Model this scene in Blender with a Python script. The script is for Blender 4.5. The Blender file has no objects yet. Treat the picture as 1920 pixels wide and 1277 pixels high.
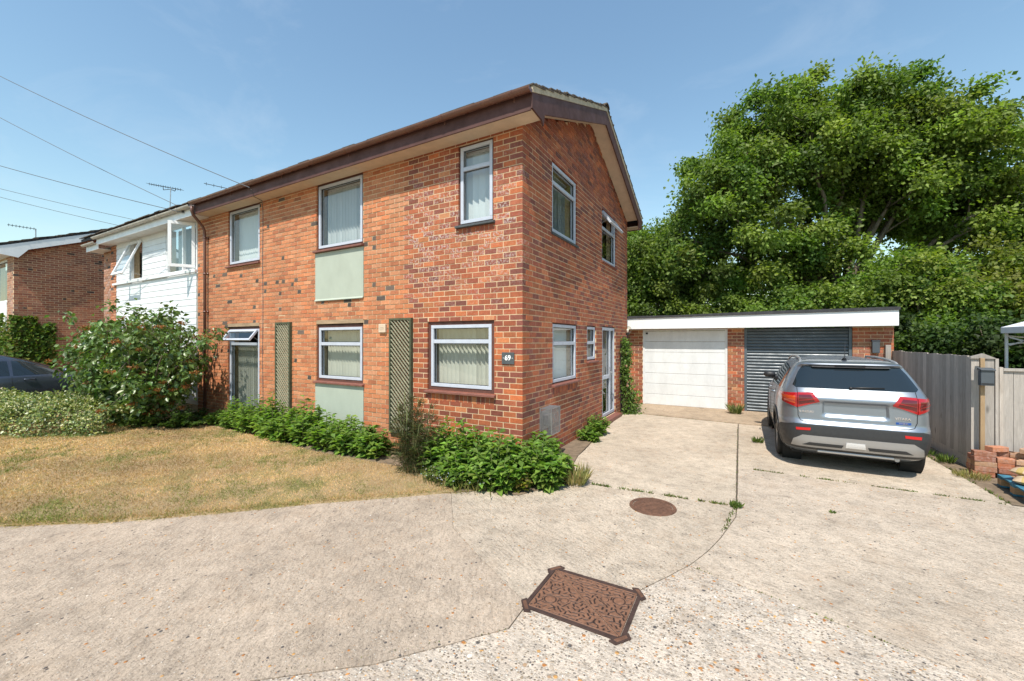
import bpy, bmesh, math, random
import numpy as np
from mathutils import Vector, Matrix
R = math.radians
random.seed(7); rng = np.random.default_rng(7)
scene = bpy.context.scene
COL = scene.collection

# ------------------------------------------------------------------ camera, sky, sun, exposure
cam_data = bpy.data.cameras.new('camera'); cam = bpy.data.objects.new('camera', cam_data); COL.objects.link(cam)
cam.location = (2.7612, -5.2163, 1.88); cam.rotation_euler = (R(90), 0, R(29.39))
cam_data.sensor_width = 36; cam_data.lens = 766 / 1920 * 36; cam_data.clip_start = .05; cam_data.clip_end = 5000
scene.camera = cam
SUN_TRAVEL = Vector((-.22, 1, -1.62)).normalized()
world = bpy.data.worlds.new('World'); scene.world = world; world.use_nodes = True
wn = world.node_tree.nodes; wl = world.node_tree.links
bg = wn['Background']
sky = wn.new('ShaderNodeTexSky'); sky.sky_type = 'NISHITA'; sky.sun_disc = False
sky.sun_elevation = R(57.7); sky.sun_rotation = R(167.6); sky.altitude = 50
sky.air_density = 1.6; sky.dust_density = .2; sky.ozone_density = 2.5
wisp = wn.new('ShaderNodeTexNoise'); wisp.inputs['Scale'].default_value = 2.2; wisp.inputs['Detail'].default_value = 9; wisp.inputs['Roughness'].default_value = .62; wisp.inputs['Distortion'].default_value = .6
wco = wn.new('ShaderNodeTexCoord'); wmp = wn.new('ShaderNodeMapping'); wmp.inputs['Scale'].default_value = (1., 1.7, 3.2); wl.new(wco.outputs['Generated'], wmp.inputs[0]); wl.new(wmp.outputs[0], wisp.inputs['Vector'])
wrp = wn.new('ShaderNodeValToRGB'); wrp.color_ramp.elements[0].position = .52; wrp.color_ramp.elements[0].color = (0, 0, 0, 1); wrp.color_ramp.elements[1].position = .85; wrp.color_ramp.elements[1].color = (.22, .22, .22, 1); wl.new(wisp.outputs['Fac'], wrp.inputs[0])
tint = wn.new('ShaderNodeMixRGB'); tint.blend_type = 'MULTIPLY'; tint.inputs[0].default_value = 1; tint.inputs[2].default_value = (.93, 1.0, .97, 1); wl.new(sky.outputs[0], tint.inputs[1])
veil = wn.new('ShaderNodeMixRGB'); wl.new(wrp.outputs[0], veil.inputs[0]); wl.new(tint.outputs[0], veil.inputs[1]); veil.inputs[2].default_value = (5.2, 5.6, 6.0, 1)   # thin high cloud
wl.new(veil.outputs[0], bg.inputs['Color']); bg.inputs['Strength'].default_value = .15
sun_d = bpy.data.lights.new('sun', 'SUN'); sun_d.energy = 5.0; sun_d.angle = R(.5); sun_d.color = (1, .94, .84)
sun = bpy.data.objects.new('sun', sun_d); COL.objects.link(sun); sun.location = (5, -20, 30)
sun.rotation_euler = SUN_TRAVEL.to_track_quat('-Z', 'Y').to_euler()
scene.view_settings.view_transform = 'Standard'; scene.view_settings.look = 'None'
scene.view_settings.gamma = 1; scene.view_settings.use_curve_mapping = False
scene.view_settings.exposure = .30
scene.cycles.max_bounces = 8; scene.cycles.transparent_max_bounces = 12

# ------------------------------------------------------------------ materials
def mat(name, col=(.5, .5, .5), rough=.7, metal=0., spec=.5, coat=0.):
    m = bpy.data.materials.new(name); m.use_nodes = True
    p = m.node_tree.nodes['Principled BSDF']
    p.inputs['Base Color'].default_value = (*col, 1); p.inputs['Roughness'].default_value = rough
    p.inputs['Metallic'].default_value = metal; p.inputs['Specular IOR Level'].default_value = spec
    p.inputs['Coat Weight'].default_value = coat
    return m
class NT:
    def __init__(s, m): s.t = m.node_tree; s.p = s.t.nodes['Principled BSDF']; s.out = s.t.nodes['Material Output']
    def n(s, kind, **kw):
        x = s.t.nodes.new('ShaderNode' + kind)
        for k, v in kw.items():
            if k.startswith('i_'):
                key = k[2:].replace('_', ' '); x.inputs[int(key) if key.isdigit() else key].default_value = v
            else: setattr(x, k, v)
        return x
    def l(s, a, b): s.t.links.new(a, b)
    def pos(s, scale=(1, 1, 1), obj=False, rot=(0, 0, 0)):
        src = s.n('TexCoord').outputs['Object'] if obj else s.n('NewGeometry').outputs['Position']
        mp = s.n('Mapping'); mp.inputs['Scale'].default_value = scale; mp.inputs['Rotation'].default_value = rot
        s.l(src, mp.inputs['Vector']); return mp.outputs[0]
    def noise(s, vec, scale, detail=4, rough=.55, dist=0):
        x = s.n('TexNoise'); x.inputs['Scale'].default_value = scale; x.inputs['Detail'].default_value = detail
        x.inputs['Roughness'].default_value = rough; x.inputs['Distortion'].default_value = dist
        s.l(vec, x.inputs['Vector']); return x.outputs['Fac']
    def voro(s, vec, scale, feature='F1', rand=1):
        x = s.n('TexVoronoi', feature=feature); x.inputs['Scale'].default_value = scale; x.inputs['Randomness'].default_value = rand
        s.l(vec, x.inputs['Vector']); return x
    def ramp(s, fac, stops, interp='LINEAR'):
        x = s.n('ValToRGB'); cr = x.color_ramp; cr.interpolation = interp
        while len(cr.elements) < len(stops): cr.elements.new(.5)
        for e, (p, c) in zip(cr.elements, stops):
            e.position = p; e.color = (*c, 1) if isinstance(c, tuple) else (c, c, c, 1)
        s.l(fac, x.inputs[0]); return x.outputs[0]
    def mix(s, fac, a, b, mode='MIX'):
        x = s.n('MixRGB', blend_type=mode)
        for i, v in ((0, fac), (1, a), (2, b)):
            if hasattr(v, 'links'): s.l(v, x.inputs[i])
            elif isinstance(v, tuple): x.inputs[i].default_value = (*v, 1)
            else: x.inputs[i].default_value = v
        return x.outputs[0]
    def math(s, op, a, b=0):
        x = s.n('Math', operation=op)
        for i, v in ((0, a), (1, b)):
            if hasattr(v, 'links'): s.l(v, x.inputs[i])
            else: x.inputs[i].default_value = v
        return x.outputs[0]
    def bump(s, h, strength=.4, dist=.01, prev=None):
        x = s.n('Bump'); x.inputs['Strength'].default_value = strength; x.inputs['Distance'].default_value = dist
        s.l(h, x.inputs['Height'])
        if prev is not None: s.l(prev, x.inputs['Normal'])
        s.l(x.outputs[0], s.p.inputs['Normal']); return x.outputs[0]
    def base(s, c): s.l(c, s.p.inputs['Base Color'])

def worn(name, col, rough=.6, var=.25, scale=6, bump=.1, metal=0, coat=0, stretch=(1, 1, 1), obj=False, fine=60):
    """a plain surface with blotches of wear, fine grain and slight relief"""
    m = mat(name, col, rough, metal, coat=coat); t = NT(m); v = t.pos(stretch, obj)
    a = t.noise(v, scale, 6, .6); b = t.noise(v, fine, 3, .6)
    f = t.ramp(a, [(.3, 1 - var), (.7, 1 + var * .5)]); g = t.ramp(b, [(.25, 1 - var * .5), (.75, 1 + var * .3)])
    t.base(t.mix(1, t.mix(1, col, f, 'MULTIPLY'), g, 'MULTIPLY'))
    t.l(t.ramp(a, [(.3, min(1, rough + .12)), (.7, max(.02, rough - .1))]), t.p.inputs['Roughness'])
    if bump: t.bump(t.math('ADD', a, t.math('MULTIPLY', b, .5)), bump, .004)
    return m

def brick_material():
    m = mat('brick_clay', rough=.85); t = NT(m)
    at = t.n('Attribute', attribute_name='Col'); v = t.pos()
    c = t.mix(1, at.outputs['Color'], t.ramp(t.noise(v, 34, 5, .7), [(.25, .72), (.5, 1.), (.8, 1.2)]), 'MULTIPLY')
    smudge = t.ramp(t.noise(v, 11, 3, .6), [(.35, 1.), (.62, .0)])
    c = t.mix(t.math('MULTIPLY', t.math('SUBTRACT', 1, smudge), .26), c, t.mix(1, c, (.42, .30, .30), 'MULTIPLY'))
    c = t.mix(1, c, t.ramp(t.noise(t.pos((1, 1, .45)), 1.1, 5, .6), [(.3, .84), (.5, 1.), (.7, 1.08)]), 'MULTIPLY')   # weather staining, drawn down the wall
    eff = t.math('MULTIPLY', at.outputs['Alpha'], t.ramp(t.noise(v, 26, 4, .7), [(.47, 0.), (.62, 1.)]))
    c = t.mix(eff, c, (.50, .41, .38))
    t.base(c); t.bump(t.noise(v, 160, 4, .7), .5, .003)
    return m
def mortar_material():
    m = mat('mortar', rough=.95); t = NT(m); v = t.pos()
    t.base(t.ramp(t.noise(v, 18, 6, .65), [(.25, (.52, .36, .21)), (.75, (.73, .55, .36))])); t.bump(t.noise(v, 220, 3), .5, .003)
    return m
def leaf_material(name, trans=.35, rough=.45, spec=.4):
    m = mat(name, rough=rough, spec=spec); t = NT(m)
    at = t.n('Attribute', attribute_name='Col'); v = t.pos()
    c = t.mix(1, at.outputs['Color'], t.ramp(t.noise(v, 22, 3), [(.3, .72), (.7, 1.25)]), 'MULTIPLY'); t.base(c)
    tr = t.n('BsdfTranslucent'); t.l(t.mix(1, c, (1.35, 1.5, .6), 'MULTIPLY'), tr.inputs['Color'])
    mx = t.n('MixShader'); mx.inputs[0].default_value = trans
    t.l(t.p.outputs[0], mx.inputs[1]); t.l(tr.outputs[0], mx.inputs[2]); t.l(mx.outputs[0], t.out.inputs['Surface'])
    return m
def glass_material(name, ior=1.7, tint=(.93, .97, .96), ripple=.0):
    m = bpy.data.materials.new(name); m.use_nodes = True; nt = m.node_tree; nt.nodes.remove(nt.nodes['Principled BSDF'])
    tr = nt.nodes.new('ShaderNodeBsdfTransparent'); tr.inputs[0].default_value = (*tint, 1)
    gl = nt.nodes.new('ShaderNodeBsdfGlossy'); gl.inputs['Roughness'].default_value = .008
    ge0 = nt.nodes.new('ShaderNodeNewGeometry'); dt = nt.nodes.new('ShaderNodeVectorMath'); dt.operation = 'DOT_PRODUCT'
    nt.links.new(ge0.outputs['Normal'], dt.inputs[0]); nt.links.new(ge0.outputs['Incoming'], dt.inputs[1]); f0 = 2 * ((ior - 1) / (ior + 1)) ** 2
    prev = dt.outputs['Value']
    for op, a in (('ABSOLUTE', None), ('SUBTRACT', 'rev'), ('POWER', 5.), ('MULTIPLY', 1 - f0), ('ADD', f0)):   # Schlick, the same from both faces
        mn = nt.nodes.new('ShaderNodeMath'); mn.operation = op; mn.use_clamp = True
        if a == 'rev': mn.inputs[0].default_value = 1; nt.links.new(prev, mn.inputs[1])
        else:
            nt.links.new(prev, mn.inputs[0])
            if a is not None: mn.inputs[1].default_value = a
        prev = mn.outputs[0]
    mx = nt.nodes.new('ShaderNodeMixShader')
    if ripple:
        no = nt.nodes.new('ShaderNodeTexNoise'); no.inputs['Scale'].default_value = 1.6; no.inputs['Detail'].default_value = 1
        ge = nt.nodes.new('ShaderNodeNewGeometry'); nt.links.new(ge.outputs['Position'], no.inputs['Vector'])
        bu = nt.nodes.new('ShaderNodeBump'); bu.inputs['Strength'].default_value = ripple; bu.inputs['Distance'].default_value = .02
        nt.links.new(no.outputs['Fac'], bu.inputs['Height']); nt.links.new(bu.outputs[0], gl.inputs['Normal'])
    nt.links.new(prev, mx.inputs[0]); nt.links.new(tr.outputs[0], mx.inputs[1]); nt.links.new(gl.outputs[0], mx.inputs[2])
    nt.links.new(mx.outputs[0], nt.nodes['Material Output'].inputs['Surface'])
    return m
def concrete_material(name, tone, expo, cell=75, brush=0., brush_rot=0., white=.0):
    """weathered concrete: cement, exposed flint pebbles where the skin has worn off, stains, broom marks"""
    m = mat(name, rough=.92, spec=.25); t = NT(m); v = t.pos()
    big = t.noise(v, .9, 6, .62); mid = t.noise(v, 5.5, 6, .68); fine = t.noise(v, 260, 3, .7); gr = t.noise(v, 48, 5, .75)
    cem = t.mix(t.ramp(big, [(.3, 0.), (.7, 1.)]), tuple(x * .82 for x in tone), tuple(min(.8, x * 1.16) for x in tone))
    cem = t.mix(1, cem, t.ramp(mid, [(.3, .74), (.5, 1.), (.7, 1.12)]), 'MULTIPLY')
    cem = t.mix(1, cem, t.ramp(gr, [(.34, .68), (.5, 1.), (.66, 1.14)]), 'MULTIPLY')
    cem = t.mix(1, cem, t.ramp(t.noise(v, 150, 3, .7), [(.34, .78), (.52, 1.), (.68, 1.1)]), 'MULTIPLY')
    cem = t.mix(t.ramp(t.noise(v, 2.3, 5, .6), [(.52, 0.), (.75, .55)]), cem, (.40, .30, .215))
    # slug-shaped hollows where the laitance has come away, drawn out along the tamping direction
    rv = t.pos((1, 1, 1), rot=(0, 0, brush_rot)); mq = t.n('Mapping'); mq.inputs['Scale'].default_value = (11, 30, 1); t.l(rv, mq.inputs[0])
    slug = t.noise(mq.outputs[0], 1, 5, .62, .8); cem = t.mix(1, cem, t.ramp(slug, [(.34, .64 + .22 * (1 - expo)), (.47, 1.), (.62, 1.06)]), 'MULTIPLY')
    wv = t.mix(.02, v, t.n('TexNoise').outputs['Color'], 'ADD')
    vo = t.voro(wv, cell); vo2 = t.voro(v, cell * .42)
    sep = t.n('SeparateColor'); t.l(vo.outputs['Color'], sep.inputs[0])
    sep2 = t.n('SeparateColor'); t.l(vo2.outputs['Color'], sep2.inputs[0])
    peb = t.ramp(sep.outputs[0], [(0, (.12, .10, .09)), (.14, (.20, .155, .11)), (.3, (.36, .27, .18)), (.45, (.52, .45, .37)), (.62, (.62, .57, .50)), (.78, (.42, .33, .24)), (.93, (.50, .22, .07)), (1, (.30, .11, .05))], 'CONSTANT')
    mask = t.ramp(t.noise(v, 3.2, 5, .7), [(.62 - .3 * expo, 0.), (.8 - .25 * expo, 1.)])
    on = t.ramp(vo.outputs['Distance'], [(.30, 1.), (.46, 0.)])
    pick = t.ramp(sep.outputs[1], [(1 - expo * .85, 0.), (1 - expo * .85 + .02, 1.)])
    on = t.math('MULTIPLY', t.math('MULTIPLY', on, pick), t.math('ADD', t.math('MULTIPLY', mask, .6), .4))
    c = t.mix(on, cem, peb)
    on2 = t.math('MULTIPLY', t.ramp(vo2.outputs['Distance'], [(.22, 1.), (.38, 0.)]), t.ramp(sep2.outputs[1], [(.96 - expo * .09, 0.), (.965 - expo * .09, 1.)]))
    peb2 = t.ramp(sep2.outputs[0], [(0, (.10, .09, .085)), (.25, (.42, .17, .05)), (.5, (.54, .29, .10)), (.7, (.33, .24, .16)), (.9, (.6, .52, .42))], 'CONSTANT')
    c = t.mix(on2, c, peb2)
    pit = t.ramp(t.noise(v, 85, 4, .8), [(.30, 1.), (.36, 0.)])
    c = t.mix(t.math('MULTIPLY', pit, .6), c, (.13, .10, .08))
    t.base(c)
    h = t.math('ADD', t.math('MULTIPLY', on, .9), t.math('MULTIPLY', gr, 1.1))
    h = t.math('ADD', h, t.math('MULTIPLY', on2, .9)); h = t.math('SUBTRACT', h, pit); h = t.math('ADD', h, t.math('MULTIPLY', slug, 2.2))
    b = t.bump(h, .8, .008)
    if brush:
        sv = t.pos((1, 1, 1), rot=(0, 0, brush_rot)); mp = t.n('Mapping'); mp.inputs['Scale'].default_value = (2.2, 42, 1); t.l(sv, mp.inputs[0])
        b = t.bump(t.noise(mp.outputs[0], 1, 5, .7, .6), brush, .02, b)
    t.bump(fine, .35, .003, b)
    return m
def lawn_material():
    m = mat('dry_turf', rough=1); t = NT(m); v = t.pos()
    a = t.ramp(t.noise(v, 1.3, 6, .65), [(.35, (.40, .275, .14)), (.5, (.46, .33, .18)), (.62, (.30, .25, .10))])
    t.base(t.mix(1, a, t.ramp(t.noise(v, 90, 5, .7), [(.25, .45), (.7, 1.25)]), 'MULTIPLY')); t.bump(t.noise(v, 130, 4, .8), .9, .02)
    return m
def wood_material(name, c1, c2, along='z'):
    m = mat(name, rough=.85); t = NT(m)
    inf = t.n('ObjectInfo'); v = t.pos({'z': (14, 14, 1.1), 'x': (1.1, 14, 14)}[along])
    add = t.n('VectorMath', operation='ADD'); t.l(v, add.inputs[0]); t.l(inf.outputs['Random'], add.inputs[1]); v = add.outputs[0]
    f = t.noise(v, 2.6, 7, .7, 1.5); c = t.ramp(f, [(.25, c1), (.5, tuple((a + b) / 2 for a, b in zip(c1, c2))), (.75, c2)])
    c = t.mix(1, c, t.ramp(inf.outputs['Random'], [(0, .72), (1, 1.18)]), 'MULTIPLY')
    kv = t.pos({'z': (9, 9, 3.2), 'x': (3.2, 9, 9)}[along]); k = t.voro(kv, .55)
    c = t.mix(t.ramp(k.outputs['Distance'], [(.05, .85), (.14, 0.)]), c, tuple(x * .35 for x in c1))
    t.base(c); t.bump(f, .5, .006)
    return m

M = {}
M['brick'] = brick_material(); M['mortar'] = mortar_material()
M['glass'] = glass_material('window_glass', ripple=.03)
M['alu'] = worn('pale_grey_aluminium', (.50, .53, .60), .35, .10, 8, .03)
M['white_pvc'] = worn('white_plastic', (.78, .79, .80), .35, .06, 5, .02)
M['white_door'] = worn('white_door_paint', (.70, .71, .71), .4, .11, 2.5, .06, fine=18, stretch=(1.5, 1, .6))
M['maroon'] = worn('maroon_timber_paint', (.115, .045, .032), .65, .3, 7, .1)
M['maroon_sill'] = worn('faded_maroon_sill', (.22, .085, .062), .55, .25, 9, .1)
M['fascia'] = worn('maroon_fascia', (.090, .034, .026), .65, .3, 4, .08)
M['gutter'] = worn('brown_gutter', (.155, .072, .052), .3, .2, 5, .02)
M['soffit'] = worn('cream_soffit', (.62, .49, .36), .7, .12, 5, .04)
M['soffit_white'] = worn('white_soffit', (.74, .70, .66), .6, .1, 5, .03)
M['timber_lintel'] = worn('weathered_lintel', (.40, .28, .17), .8, .35, 8, .2, stretch=(.3, 1, 2))
M['render_panel'] = worn('sage_render', (.40, .44, .365), .8, .09, 2.2, .2, fine=70, stretch=(1.2, 1, .8))
M['clad'] = worn('white_cladding', (.76, .77, .78), .4, .06, 4, .03)
M['tile'] = worn('mossy_roof_tile', (.10, .075, .055), .95, .6, 9, .6)
M['undercloak'] = worn('cream_verge_mortar', (.50, .41, .29), .9, .35, 9, .4)
M['slat'] = mat('cream_blind_fabric', (.60, .58, .50), .9)
M['slat_white'] = mat('pale_curtain_fabric', (.62, .64, .64), .9); M['curtain_grey'] = mat('grey_net', (.30, .34, .38), .9)
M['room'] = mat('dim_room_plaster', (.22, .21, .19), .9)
M['trellis'] = worn('green_trellis_stain', (.075, .085, .045), .8, .35, 12, .2)
M['lath'] = worn('sunlit_lath', (.31, .295, .20), .85, .3, 14, .2)  # front trellis laths: sunlight painted in as a paler tone
M['slate'] = worn('slate', (.075, .085, .09), .6, .25, 12, .2)
M['white_paint'] = mat('white_lettering', (.85, .85, .85), .6)
M['rust'] = worn('rusty_iron', (.14, .066, .038), .75, .45, 14, .3)
M['rust_dark'] = worn('dark_rust_recess', (.052, .027, .02), .9, .4, 14, .3)
M['galv'] = worn('galvanised_wire', (.42, .43, .45), .4, .25, 10, .05, metal=.7)
M['felt'] = worn('bitumen_felt', (.045, .045, .05), .85, .3, 7, .3)
M['roller'] = worn('slate_blue_shutter', (.092, .115, .132), .38, .14, 5, .02)
M['black'] = worn('black_plastic', (.02, .02, .022), .5, .2, 9, .05)
M['letterbox'] = worn('grey_letterbox', (.072, .085, .098), .45, .12, 9, .03)
M['oak_post'] = wood_material('fresh_timber', (.27, .17, .085), (.42, .295, .17))
M['fence'] = wood_material('silvered_fence', (.34, .29, .245), (.62, .55, .48))
M['fence_pale'] = wood_material('pale_fence', (.27, .24, .212), (.47, .425, .38))
M['pallet_blue'] = worn('blue_pallet_paint', (.045, .19, .28), .75, .5, 12, .3)
M['pallet_block'] = worn('pallet_block', (.42, .25, .13), .85, .3, 12, .3)
M['leaf'] = leaf_material('green_leaf', .42, .55, .3); M['leaf_gloss'] = leaf_material('glossy_leaf', .25, .35, .5); M['grass'] = leaf_material('grass_blade', .3, .8, .1)
M['bark'] = worn('bark', (.18, .145, .105), .95, .45, 5, .7, stretch=(3, 3, .6), fine=25)
M['stem'] = worn('plant_stem', (.13, .15, .05), .8, .3, 15, .1)
M['soil'] = worn('dry_soil', (.20, .145, .095), 1, .4, 8, .8)
M['joint'] = worn('joint_dirt', (.11, .085, .058), 1, .4, 12, .8)
M['lawn'] = lawn_material()
M['ground'] = worn('rough_ground', (.10, .10, .045), 1, .4, .5, .5)
M['conc_drive'] = concrete_material('drive_concrete', (0.504, 0.416, 0.321), .30, 80, .12, 0.)
M['conc_apron'] = concrete_material('apron_concrete', (0.389, 0.297, 0.208), .30, 80)
M['conc_mid'] = concrete_material('turning_concrete', (0.493, 0.405, 0.315), .52, 72, .5, R(30))
M['conc_right'] = concrete_material('right_concrete', (0.498, 0.409, 0.321), .45, 75, .35, R(18))
M['conc_left'] = concrete_material('left_concrete', (0.433, 0.346, 0.267), .42, 78, .40, R(-124))
M['conc_white'] = concrete_material('worn_road_concrete', (0.530, 0.447, 0.364), .92, 56)
M['cable'] = mat('weathered_cable', (.09, .095, .105), .6)
M['white_fabric'] = worn('white_canopy', (.75, .76, .80), .8, .08, 4, .1)

# ------------------------------------------------------------------ mesh helpers
class MB:
    def __init__(s): s.v = []; s.f = []; s.c = []; s.smooth = False
    def add(s, verts, faces, col=None):
        o = len(s.v); s.v.extend(tuple(v) for v in verts); s.f.extend(tuple(i + o for i in f) for f in faces)
        s.c.extend([col] * len(faces)); return s
    def box(s, x0, x1, y0, y1, z0, z1, P=None, col=None):
        c = [(x0, y0, z0), (x1, y0, z0), (x1, y1, z0), (x0, y1, z0), (x0, y0, z1), (x1, y0, z1), (x1, y1, z1), (x0, y1, z1)]
        if P: c = [P(*q) for q in c]
        return s.add(c, [(0, 3, 2, 1), (4, 5, 6, 7), (0, 1, 5, 4), (1, 2, 6, 5), (2, 3, 7, 6), (3, 0, 4, 7)], col)
    def bar(s, a, b, w, h, up=(0, 0, 1), col=None):
        a = Vector(a); b = Vector(b); d = (b - a).normalized(); up = Vector(up)
        sx = d.cross(up); sx = sx.normalized() if sx.length > 1e-4 else Vector((1, 0, 0)); u = sx.cross(d).normalized()
        q = [(-w / 2, -h / 2), (w / 2, -h / 2), (w / 2, h / 2), (-w / 2, h / 2)]
        vs = [tuple(p + sx * i + u * j) for p in (a, b) for i, j in q]
        return s.add(vs, [(3, 2, 1, 0), (4, 5, 6, 7), (0, 1, 5, 4), (1, 2, 6, 5), (2, 3, 7, 6), (3, 0, 4, 7)], col)
    def prism(s, poly, z0, z1, P=None, col=None):
        """closed polygon (a,b) extruded over c in z0..z1; P maps (a,b,c) to space"""
        n = len(poly); P = P or (lambda a, b, c: (a, b, c))
        vs = [P(a, b, z0) for a, b in poly] + [P(a, b, z1) for a, b in poly]
        fs = [tuple(range(n - 1, -1, -1)), tuple(range(n, 2 * n))] + [(i, (i + 1) % n, n + (i + 1) % n, n + i) for i in range(n)]
        return s.add(vs, fs, col)
    def tube(s, path, r, seg=8, caps=True, col=None):
        path = [Vector(p) for p in path]; n = len(path); rr = r if hasattr(r, '__len__') else [r] * n
        vs = []; fs = []; prev = None
        for i, p in enumerate(path):
            d = (path[min(i + 1, n - 1)] - path[max(i - 1, 0)]).normalized()
            if prev is None: a = d.orthogonal().normalized()
            else: a = (prev - d * prev.dot(d)); a = a.normalized() if a.length > 1e-5 else d.orthogonal().normalized()
            prev = a; b = d.cross(a)
            for k in range(seg):
                t = 2 * math.pi * k / seg; vs.append(tuple(p + (a * math.cos(t) + b * math.sin(t)) * rr[i]))
        for i in range(n - 1):
            for k in range(seg):
                k2 = (k + 1) % seg; fs.append((i * seg + k, i * seg + k2, (i + 1) * seg + k2, (i + 1) * seg + k))
        if caps: fs.append(tuple(range(seg - 1, -1, -1))); fs.append(tuple((n - 1) * seg + k for k in range(seg)))
        return s.add(vs, fs, col)
    def lathe(s, prof, seg=32, M4=None, col=None):
        """profile of (radius, height) turned about local z; M4 places it"""
        vs = []; fs = []; n = len(prof)
        for k in range(seg):
            t = 2 * math.pi * k / seg
            for r, h in prof:
                p = Vector((r * math.cos(t), r * math.sin(t), h)); vs.append(tuple(M4 @ p if M4 else p))
        for k in range(seg):
            k2 = (k + 1) % seg
            for i in range(n - 1): fs.append((k * n + i, k2 * n + i, k2 * n + i + 1, k * n + i + 1))
        return s.add(vs, fs, col)
    def build(s, name, m, parent=None, smooth=False, colors=False, bevel=0):
        me = bpy.data.meshes.new(name); me.from_pydata(s.v, [], s.f); me.materials.append(m)
        if colors:
            at = me.color_attributes.new('Col', 'FLOAT_COLOR', 'CORNER'); buf = []
            for f, c in zip(s.f, s.c): buf.extend(list(c) * len(f))
            at.data.foreach_set('color', buf)
        if smooth: me.polygons.foreach_set('use_smooth', [True] * len(me.polygons))
        me.update(); o = bpy.data.objects.new(name, me); COL.objects.link(o)
        if parent is not None: o.parent = parent
        if bevel:
            md = o.modifiers.new('bevel', 'BEVEL'); md.width = bevel; md.segments = 2; md.limit_method = 'ANGLE'; md.angle_limit = R(40)
        if smooth and smooth != 'all':
            try:
                with bpy.context.temp_override(object=o, selected_editable_objects=[o]): pass
            except Exception: pass
        return o
def autosmooth(o, ang=35):
    me = o.data; me.polygons.foreach_set('use_smooth', [True] * len(me.polygons))
    bm = bmesh.new(); bm.from_mesh(me)
    for e in bm.edges:
        if len(e.link_faces) == 2 and e.calc_face_angle(0) > R(ang): e.smooth = False
    bm.to_mesh(me); bm.free(); return o
def empty(name, loc=(0, 0, 0), rz=0):
    o = bpy.data.objects.new(name, None); COL.objects.link(o); o.location = loc; o.rotation_euler = (0, 0, rz); o.empty_display_size = .2
    return o
def tag(o, label=None, cat=None, group=None, kind=None):
    for k, v in (('label', label), ('category', cat), ('group', group), ('kind', kind)):
        if v: o[k] = v
    return o
def one(name, m, parent=None, **kw):
    """shorthand: one box-built mesh"""
    b = MB(); kw.pop('fn')(b); return b.build(name, m, parent, **kw)
def np_mesh(name, verts, faces, cols, m, parent=None, smooth=False):
    """verts (N,3), faces (F,3|4), per-vertex colours (N,4)"""
    me = bpy.data.meshes.new(name); nv, nf, k = len(verts), len(faces), faces.shape[1]
    me.vertices.add(nv); me.vertices.foreach_set('co', np.ascontiguousarray(verts, dtype=np.float32).ravel())
    me.loops.add(nf * k); me.loops.foreach_set('vertex_index', np.ascontiguousarray(faces, dtype=np.int32).ravel())
    me.polygons.add(nf); me.polygons.foreach_set('loop_start', np.arange(0, nf * k, k, dtype=np.int32))
    try: me.polygons.foreach_set('loop_total', np.full(nf, k, dtype=np.int32))
    except Exception: pass
    at = me.color_attributes.new('Col', 'FLOAT_COLOR', 'POINT'); at.data.foreach_set('color', np.ascontiguousarray(cols, dtype=np.float32).ravel())
    me.materials.append(m); me.update(calc_edges=True); me.validate()
    if smooth: me.polygons.foreach_set('use_smooth', [True] * nf)
    o = bpy.data.objects.new(name, me); COL.objects.link(o)
    if parent is not None: o.parent = parent
    return o
def unit(a): return a / np.maximum(1e-9, np.linalg.norm(a, axis=-1, keepdims=True))
def leaves(name, pos, tip, nrm, length, width, col, m, parent=None, fold=.18):
    """one folded lozenge (two triangles) per leaf"""
    n = len(pos); tip = unit(tip); nrm = unit(nrm - tip * np.sum(nrm * tip, 1, keepdims=True)); side = np.cross(tip, nrm)
    L = np.asarray(length).reshape(-1, 1) * np.ones((n, 1)); W = np.asarray(width).reshape(-1, 1) * np.ones((n, 1))
    mid = pos + tip * L * .45
    v = np.stack([pos, mid + side * W / 2 + nrm * W * fold, pos + tip * L - nrm * L * .12, mid - side * W / 2 + nrm * W * fold], 1).reshape(-1, 3)
    i = np.arange(n) * 4; f = np.concatenate([np.stack([i, i + 1, i + 2], 1), np.stack([i, i + 2, i + 3], 1)])
    c = np.repeat(np.concatenate([col, np.ones((n, 1))], 1), 4, 0)
    return np_mesh(name, v, f, c, m, parent)
def palette(n, cols, weights=None, jit=.18):
    c = np.array(cols)[rng.choice(len(cols), n, p=weights)]
    return np.clip(c * (1 + rng.normal(0, jit, (n, 1))) * (1 + rng.normal(0, .05, (n, 3))), .004, .9)
def text_mesh(name, s, size, loc, rot, m, parent=None, extrude=.002, align='CENTER', bold=0):
    cu = bpy.data.curves.new(name, 'FONT'); cu.body = s; cu.size = size; cu.extrude = extrude; cu.align_x = align; cu.align_y = 'CENTER'; cu.offset = bold
    tmp = bpy.data.objects.new(name, cu); COL.objects.link(tmp); bpy.context.view_layer.update()
    me = bpy.data.meshes.new_from_object(tmp.evaluated_get(bpy.context.evaluated_depsgraph_get()))
    bpy.data.objects.remove(tmp); me.materials.clear(); me.materials.append(m); me.name = name
    o = bpy.data.objects.new(name, me); COL.objects.link(o); o.location = loc; o.rotation_euler = rot
    if parent is not None: o.parent = parent
    return o
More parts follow.
